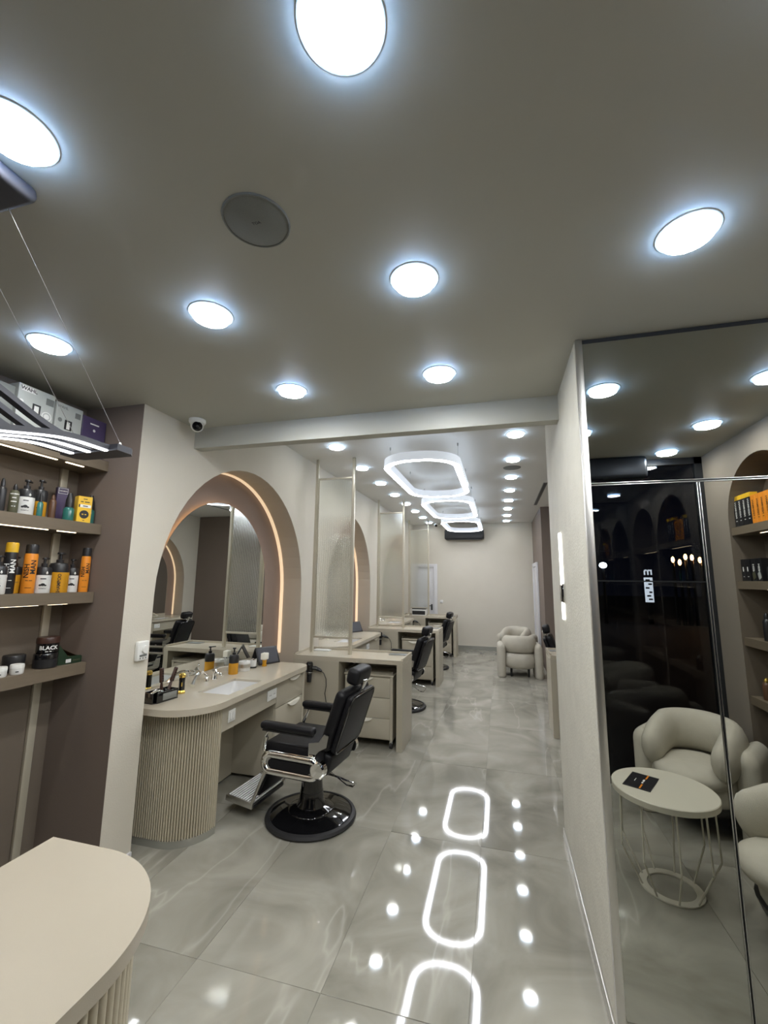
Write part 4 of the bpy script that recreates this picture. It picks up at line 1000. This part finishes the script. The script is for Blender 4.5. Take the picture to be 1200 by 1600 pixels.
# ------------------------------------------------------------------ shelves in the front right arches (seen in the mirror)
RS = [2.13, 1.715, 1.29, 0.865]
for c, wh in ((RC[0], 'the arch reflected in the mirror'), (RC[1], 'the arch next to the mirror')):
    for k, z in enumerate(RS):
        t = thing('arch_shelf', '%s shelf in %s' % (('top', 'second', 'third', 'lowest')[k], wh), 'shelf', (0, 0, z), 0, 'shelves in the right-hand arches')
        MB().box(XR+0.012, XR+0.218, c-RR+0.002, c+RR-0.002, -0.06, 0).build('board', 'shelf_wood', t, smooth=0)
        if k < 3: MB().box(XR+0.09, XR+0.10, c-0.22, c+0.30, -0.063, -0.0605).build('light_line', 'light_shelf', t, smooth=0)
def rface(xs, yc, zc): return lambda u, v: (xs-0.0008, yc-u, zc+v)
def rbox_item(y, z, w_, h, mat, capm, ink, lab, group, text='NISHMAN'):
    t = thing('product_box', lab, 'box', (XR+0.065, y, z+0.0005), 0, group)
    b_ = MB().rbox(-0.026, 0.026, -w_/2, w_/2, 0, h*(0.86 if capm else 1), 0.001, 1).build('carton', mat, t)
    if capm: MB().rbox(-0.026, 0.026, -w_/2, w_/2, h*0.86+0.0003, h, 0.001, 1).build('cap_band', capm, t)
    letter(text, w_*0.36, rface(-0.026, 0, h*0.55), b_, ink, rot=-PI/2 if False else PI/2)
    letter('HAIR', w_*0.14, rface(-0.026, 0, h*0.2), b_, ink)
    return t
GR = 'cartons on the mirrored top shelf'
for i in range(4): rbox_item(0.125+i*0.060, RS[0], 0.057, 0.245, 'ink_black', 'yellow', 'ink_white', 'black carton with yellow top in the mirrored arch, %s from the dark window' % ORD[i], GR)
for i in range(4): rbox_item(0.366+i*0.057, RS[0], 0.054, 0.215, 'orange', None, 'ink_black', 'orange carton in the mirrored arch, %s from the black cartons' % ORD[i], GR)
for i in range(3): rbox_item(0.610+i*0.060, RS[0], 0.057, 0.265, 'ink_black', 'yellow', 'ink_white', 'taller black carton with yellow top at the mirror edge, %s from the orange ones' % ORD[i], GR)
GR2 = 'products on the mirrored second shelf'
for i in range(2): rbox_item(0.135+i*0.06, RS[1], 0.056, 0.165, 'ink_black', None, 'ink_white', 'plain black carton on the mirrored second shelf, %s from the dark window' % ORD[i], GR2, 'MEN')
def ptube(y, col, lab):
    t = rbox_item(y, RS[1], 0.062, 0.165, 'ink_black', None, 'ink_white', lab, GR2, 'NISH')
    v = [(-0.0275, 0.020*math.cos(a*PI/4+0.4)*(1+0.3*(a % 2)), 0.040+0.026*math.sin(a*PI/4+0.4)*(1+0.3*(a % 2))) for a in range(8)]
    MB().add(v, [tuple(range(8))]).build('splash_mark', col, t, smooth=0)
ptube(0.275, 'olive', 'black carton with yellow-green splash on the mirrored second shelf')
ptube(0.345, 'grey_box', 'black carton with pale grey splash on the mirrored second shelf')
for i, (y, mt, nm) in enumerate(((0.43, 'black_plastic', 'black'), (0.50, 'blue', 'blue'), (0.57, 'teal', 'teal'))):
    bottle((XR+0.07, y, RS[1]+0.0005), 0.14, 0.026, mt, 'black_plastic', '%s bottle on the mirrored second shelf' % nm, GR2)
GR3 = 'bottles on the mirrored lower shelves'
for i, (y, zz, mt, cp, h, nm) in enumerate(((0.30, 2, 'black_plastic', 'black_plastic', 0.20, 'tall black bottle on the mirrored third shelf'), (0.37, 2, 'olive', 'black_plastic', 0.19, 'dark olive bottle on the mirrored third shelf'),
        (0.45, 2, 'ink_black', 'black_plastic', 0.18, 'short black bottle on the mirrored third shelf'), (0.20, 3, 'brownish', 'gold', 0.155, 'brown bottle with gold cap on the mirrored lowest shelf'), (0.27, 3, 'ink_black', 'black_plastic', 0.15, 'black bottle beside the gold capped one in the mirror'), (0.35, 3, 'ink_black', 'label_white', 0.14, 'black bottle with white cap on the mirrored lowest shelf'))):
    bottle((XR+0.07, y, RS[zz]+0.0005), h, 0.028, mt, cp, nm, GR3, 0.22, 0.6)

# ------------------------------------------------------------------ things on the nearest vanity
zv = 0.8505; GV = 'things on the nearest vanity'
t = thing('tool_holder', 'black tool caddy with brushes at the near end of the worktop', 'caddy', (-2.305, 2.635, zv), -0.12, GV)
MB().prism([(-0.055, -0.10), (0.035, -0.10), (0.055, -0.07), (0.055, 0.10), (-0.055, 0.10)], 0, 0.006).build('bottom', 'black_gloss', t, smooth=0)
for a, b_, c, d_ in ((-0.055, -0.047, -0.10, 0.10), (0.047, 0.055, -0.075, 0.10), (-0.0465, 0.0465, 0.092, 0.10), (-0.0465, 0.04, -0.10, -0.092), (-0.0465, 0.0465, -0.03, -0.025), (-0.0465, 0.0465, 0.035, 0.04)):
    MB().rbox(a, b_, c, d_, 0.0065, 0.068, 0.002).build('wall', 'black_gloss', t)
MB().rbox(0.0555, 0.0585, -0.03, 0.085, 0.012, 0.056, 0.001).build('front_plate', 'speaker_grey', t)
def brush(loc, rx, ry, L_, lab):
    t = thing('hair_brush', lab, 'brush', loc, 0, GV); t.rotation_euler = (rx, ry, 0)
    MB().tube([(0, 0, 0), (0, 0, L_*0.35), (0, 0, L_*0.5)], [0.009, 0.011, 0.008], 10).build('handle', 'dark_wood', t)
    MB().rbox(-0.009, 0.009, -0.016, 0.016, L_*0.5, L_, 0.007, 3).build('head', 'dark_wood', t)
    for k in range(5): MB().cyl((0.009, 0, L_*0.56+k*L_*0.085), (0.018, 0, L_*0.56+k*L_*0.085), 0.0035, 0.002, 6).build('bristle', 'black_rubber', t)
brush((-2.325, 2.665, zv+0.010), 0.03, -0.05, 0.20, 'dark brown wooden brush standing upright in the caddy')
brush((-2.315, 2.700, zv+0.012), -0.42, 0.0, 0.20, 'dark brown wooden brush leaning out of the caddy')
t = thing('clipper', 'small chrome clipper lying in the black caddy', 'clipper', (-2.295, 2.575, zv+0.055), -0.1, GV)
MB().tube([(0, -0.03, 0.01), (0, 0.0, 0.018), (0, 0.035, 0.012)], [0.010, 0.014, 0.009], 10, roundcap=True).build('body', 'chrome', t)
MB().rbox(-0.012, 0.012, 0.04, 0.055, 0.006, 0.014, 0.002).build('blade', 'steel', t)
t = thing('spray_bottle', 'black bottle with gold collar and base beside the caddy', 'bottle', (-2.30, 2.835, zv), 0, GV)
MB().lathe([(0.026, 0), (0.027, 0.012), (0.021, 0.022)], 20).build('base_band', 'gold', t)
MB().lathe([(0.021, 0.0225), (0.0215, 0.112)], 20).build('body', 'black_gloss', t)
MB().lathe([(0.0215, 0.1125), (0.024, 0.118), (0.024, 0.132), (0.016, 0.142), (0.0005, 0.144)], 20).build('collar', 'gold', t)
letter('GOLD', 0.012, wrap(0.0215, -0.9, 0.067), t, 'gold', rot=PI/2)
pump_bottle((-2.325, 3.515, zv), 0.225, 0.042, 'amber', 'amber soap bottle with black pump beside the basin', GV, None, split=0.42)
t = thing('tape_roll', 'white neck-strip roll behind the amber soap bottle', 'paper roll', (-2.31, 3.665, zv), 0, GV)
MB().lathe([(0.022, 0), (0.050, 0), (0.052, 0.004), (0.052, 0.082), (0.050, 0.085), (0.022, 0.085), (0.022, 0)], 28).build('roll', 'label_white', t)
MB().lathe([(0.053, 0.03), (0.0535, 0.032), (0.0535, 0.06), (0.053, 0.062)], 28).build('band', 'alu', t)
t = thing('barber_jar', 'small glass jar with black base beside the paper roll', 'jar', (-2.30, 3.80, zv), 0, GV)
MB().lathe([(0.033, 0), (0.034, 0.010), (0.030, 0.013)], 20).build('base', 'black_gloss', t)
MB().lathe([(0.028, 0.0135), (0.030, 0.02), (0.030, 0.07), (0.026, 0.075)], 20).build('glass', 'label_white', t)
MB().lathe([(0.031, 0.0755), (0.030, 0.084), (0.0005, 0.086)], 20).build('lid', 'chrome', t)
t = thing('neck_duster', 'white brush with amber handle beside the black display folder', 'brush', (-2.24, 3.90, zv), 0, GV)
MB().lathe([(0.022, 0), (0.023, 0.006), (0.018, 0.03), (0.022, 0.058), (0.024, 0.062)], 18).build('handle', 'amber', t)
MB().rbox(-0.028, 0.028, -0.032, 0.032, 0.0625, 0.125, 0.008, 3).build('bristles', 'handle_cream', t)
def folder(loc, rz, lab, group):
    t = thing('display_folder', lab, 'folder', loc, rz, group)
    for s in (-1, 1):
        q = Matrix.Translation((0, s*0.085, 0)) @ Matrix.Rotation(s*0.50, 4, 'X')
        p = MB().rbox(-0.12, 0.12, -0.004, 0.004, 0.004, 0.178, 0.002, 2, q).build('board', 'black_plastic', t)
        MB().rbox(-0.105, 0.105, s*0.0046-0.0004, s*0.0046+0.0004, 0.016, 0.162, 0.0003, 1, q).build('sheet', 'lamp_black', p)
    return t
fo = folder((-2.315, 4.045, zv), 1.05, 'black standing display folder at the far end of the worktop', GV)
dup(fo, (-2.315, 4.045+2.755, zv), 1.05, 'black standing display folder on the middle vanity')
# on the islands
def power_bar(loc, lab):
    t = thing('phone_tray', lab, 'tray', loc, 0.0)
    MB().rbox(-0.10, 0.10, -0.045, 0.045, 0, 0.010, 0.004).build('tray', 'white_plastic', t)
    MB().rbox(-0.085, 0.085, -0.032, 0.032, 0.0102, 0.014, 0.002).build('pad', 'label_white', t)
power_bar((-2.03, 4.83, 0.8685), 'white flat tray on the nearest island beside the glass post')
t = thing('printer', 'small dark machine with white lid on the furthest island', 'printer', (-1.86, 10.22, 0.8685), 0)
MB().rbox(-0.16, 0.16, -0.10, 0.12, 0, 0.14, 0.012).build('body', 'white_plastic', t)
MB().rbox(-0.15, 0.15, -0.106, -0.1005, 0.02, 0.11, 0.002).build('front', 'black_plastic', t)
MB().rbox(-0.16, 0.16, -0.10, 0.12, 0.1405, 0.16, 0.006).build('lid', 'black_plastic', t)

# ------------------------------------------------------------------ armchairs and side table
def make_armchair(loc, rz, lab):
    t = thing('armchair', lab, 'armchair', loc, rz, 'cream boucle armchairs')
    # local: front is +y
    for s in (-1, 1):
        mb = MB()
        pts = stadium(-0.068, 0.068, -0.225, 0.225, 0.067, 6); n = len(pts)
        lev = [(0.90, 0.004), (0.97, 0.015), (1.0, 0.04), (1.0, 0.50)]+[(math.cos(a), 0.50+0.085*math.sin(a)) for a in (0.35, 0.7, 1.0, 1.25, 1.45)]
        v = [(s*0.318+px*k, -0.10+py*(1-(1-k)*0.32), zz) for k, zz in lev for px, py in pts]
        f = [(j*n+i, j*n+(i+1) % n, (j+1)*n+(i+1) % n, (j+1)*n+i) for j in range(len(lev)-1) for i in range(n)]
        f += [tuple(range(n-1, -1, -1)), tuple((len(lev)-1)*n+i for i in range(n))]
        mb.add(v, f).build('arm_slab', 'boucle', t, smooth=60)
    path = [(0.215, 0.16, 0.50), (0.222, 0.06, 0.53), (0.222, -0.04, 0.55)]
    path += [(0.222*math.cos(a), -0.08+0.19*math.sin(a), 0.56+0.012*abs(math.sin(a))) for a in [-PI*i/14 for i in range(1, 14)]]
    path += [(-0.222, -0.04, 0.55), (-0.222, 0.06, 0.53), (-0.215, 0.16, 0.50)]
    rr = [0.088, 0.094, 0.098]+[0.100]*13+[0.098, 0.094, 0.088]
    MB().tube(path, rr, 16, roundcap=True, sx=0.84, sz=1.48).build('back_roll', 'boucle', t, smooth=70)
    lo = [(0.235*math.cos(a), -0.06+0.25*math.sin(a), 0.285) for a in [2*PI*i/28 for i in range(28)]]
    MB().tube(lo, 0.09, 12, closed=True, sx=0.75, sz=1.45).build('base_roll', 'boucle', t, smooth=70)
    MB().lathe([(0.0005, 0.145), (0.22, 0.147), (0.25, 0.17), (0.27, 0.22)], 32, Matrix.Translation((0, 0.0, 0))).build('underside', 'black_plastic', t, smooth=60)
    st = [(0.0005, 0.445), (0.18, 0.443), (0.27, 0.43), (0.315, 0.405), (0.325, 0.37), (0.31, 0.335), (0.2, 0.32), (0.0005, 0.32)]
    MB().lathe(st, 36, Matrix.Translation((0, 0.045, 0)) @ Matrix.Diagonal((0.76, 0.90, 1, 1))).build('seat_cushion', 'boucle', t, smooth=70)
    for x, y in ((-0.15, -0.16), (0.15, -0.16)): MB().cyl((x, y, 0.0), (x, y, 0.16), 0.018, 0.022, 12).build('foot', 'black_plastic', t)
    return t
ac = make_armchair((0.29, 8.55, 0), 0.06, 'cream boucle armchair seen from behind at the far right')
dup(ac, (0.28, 9.75, 0), PI-0.35, 'cream boucle armchair facing us by the back wall')
dup(ac, (1.33, 0.25, 0), 0.62, 'cream boucle armchair reflected behind the round table')
dup(ac, (1.405, 1.43, 0), PI/2, 'cream boucle armchair cut by the right edge of the mirror')

t = thing('side_table', 'round pale side table with thin wire legs reflected in the mirror', 'table', (0.88, 1.04, 0))
MB().lathe([(0.0005, 0.488), (0.262, 0.488), (0.268, 0.491), (0.268, 0.520), (0.264, 0.524), (0.0005, 0.524)], 48).build('table_top', 'table_paint', t)
MB().lathe([(0.118, 0.002), (0.158, 0.002), (0.158, 0.009), (0.118, 0.009), (0.118, 0.002)], 40).build('base_ring', 'table_paint', t)
for k in range(9):
    a = 2*PI*k/9+0.25; c, s_ = math.cos(a), math.sin(a)
    MB().tube([(0.235*c, 0.235*s_, 0.487), (0.245*c, 0.245*s_, 0.20), (0.238*c, 0.238*s_, 0.185), (0.15*c, 0.15*s_, 0.009)], 0.0052, 7).build('wire_leg', 'table_paint', t)
t = thing('booklet', 'black leaflet with orange stripe lying on the round table', 'leaflet', (0.775, 1.005, 0.5245), 0.49)
MB().rbox(-0.072, 0.072, -0.112, 0.112, 0, 0.004, 0.001, 1).build('cover', 'ink_black', t)
MB().box(0.012, 0.020, -0.109, -0.045, 0.0042, 0.0046).box(0.012, 0.020, 0.045, 0.109, 0.0042, 0.0046).build('stripe', 'orange', t, smooth=0)
letter('nnnn nn', 0.014, lambda u, v: (0.012-v*0+v, u, 0.0048), t, 'ink_white')
letter('nnnnn nnnnnnnn', 0.005, lambda u, v: (-0.03+v, u, 0.0048), t, 'ink_white')
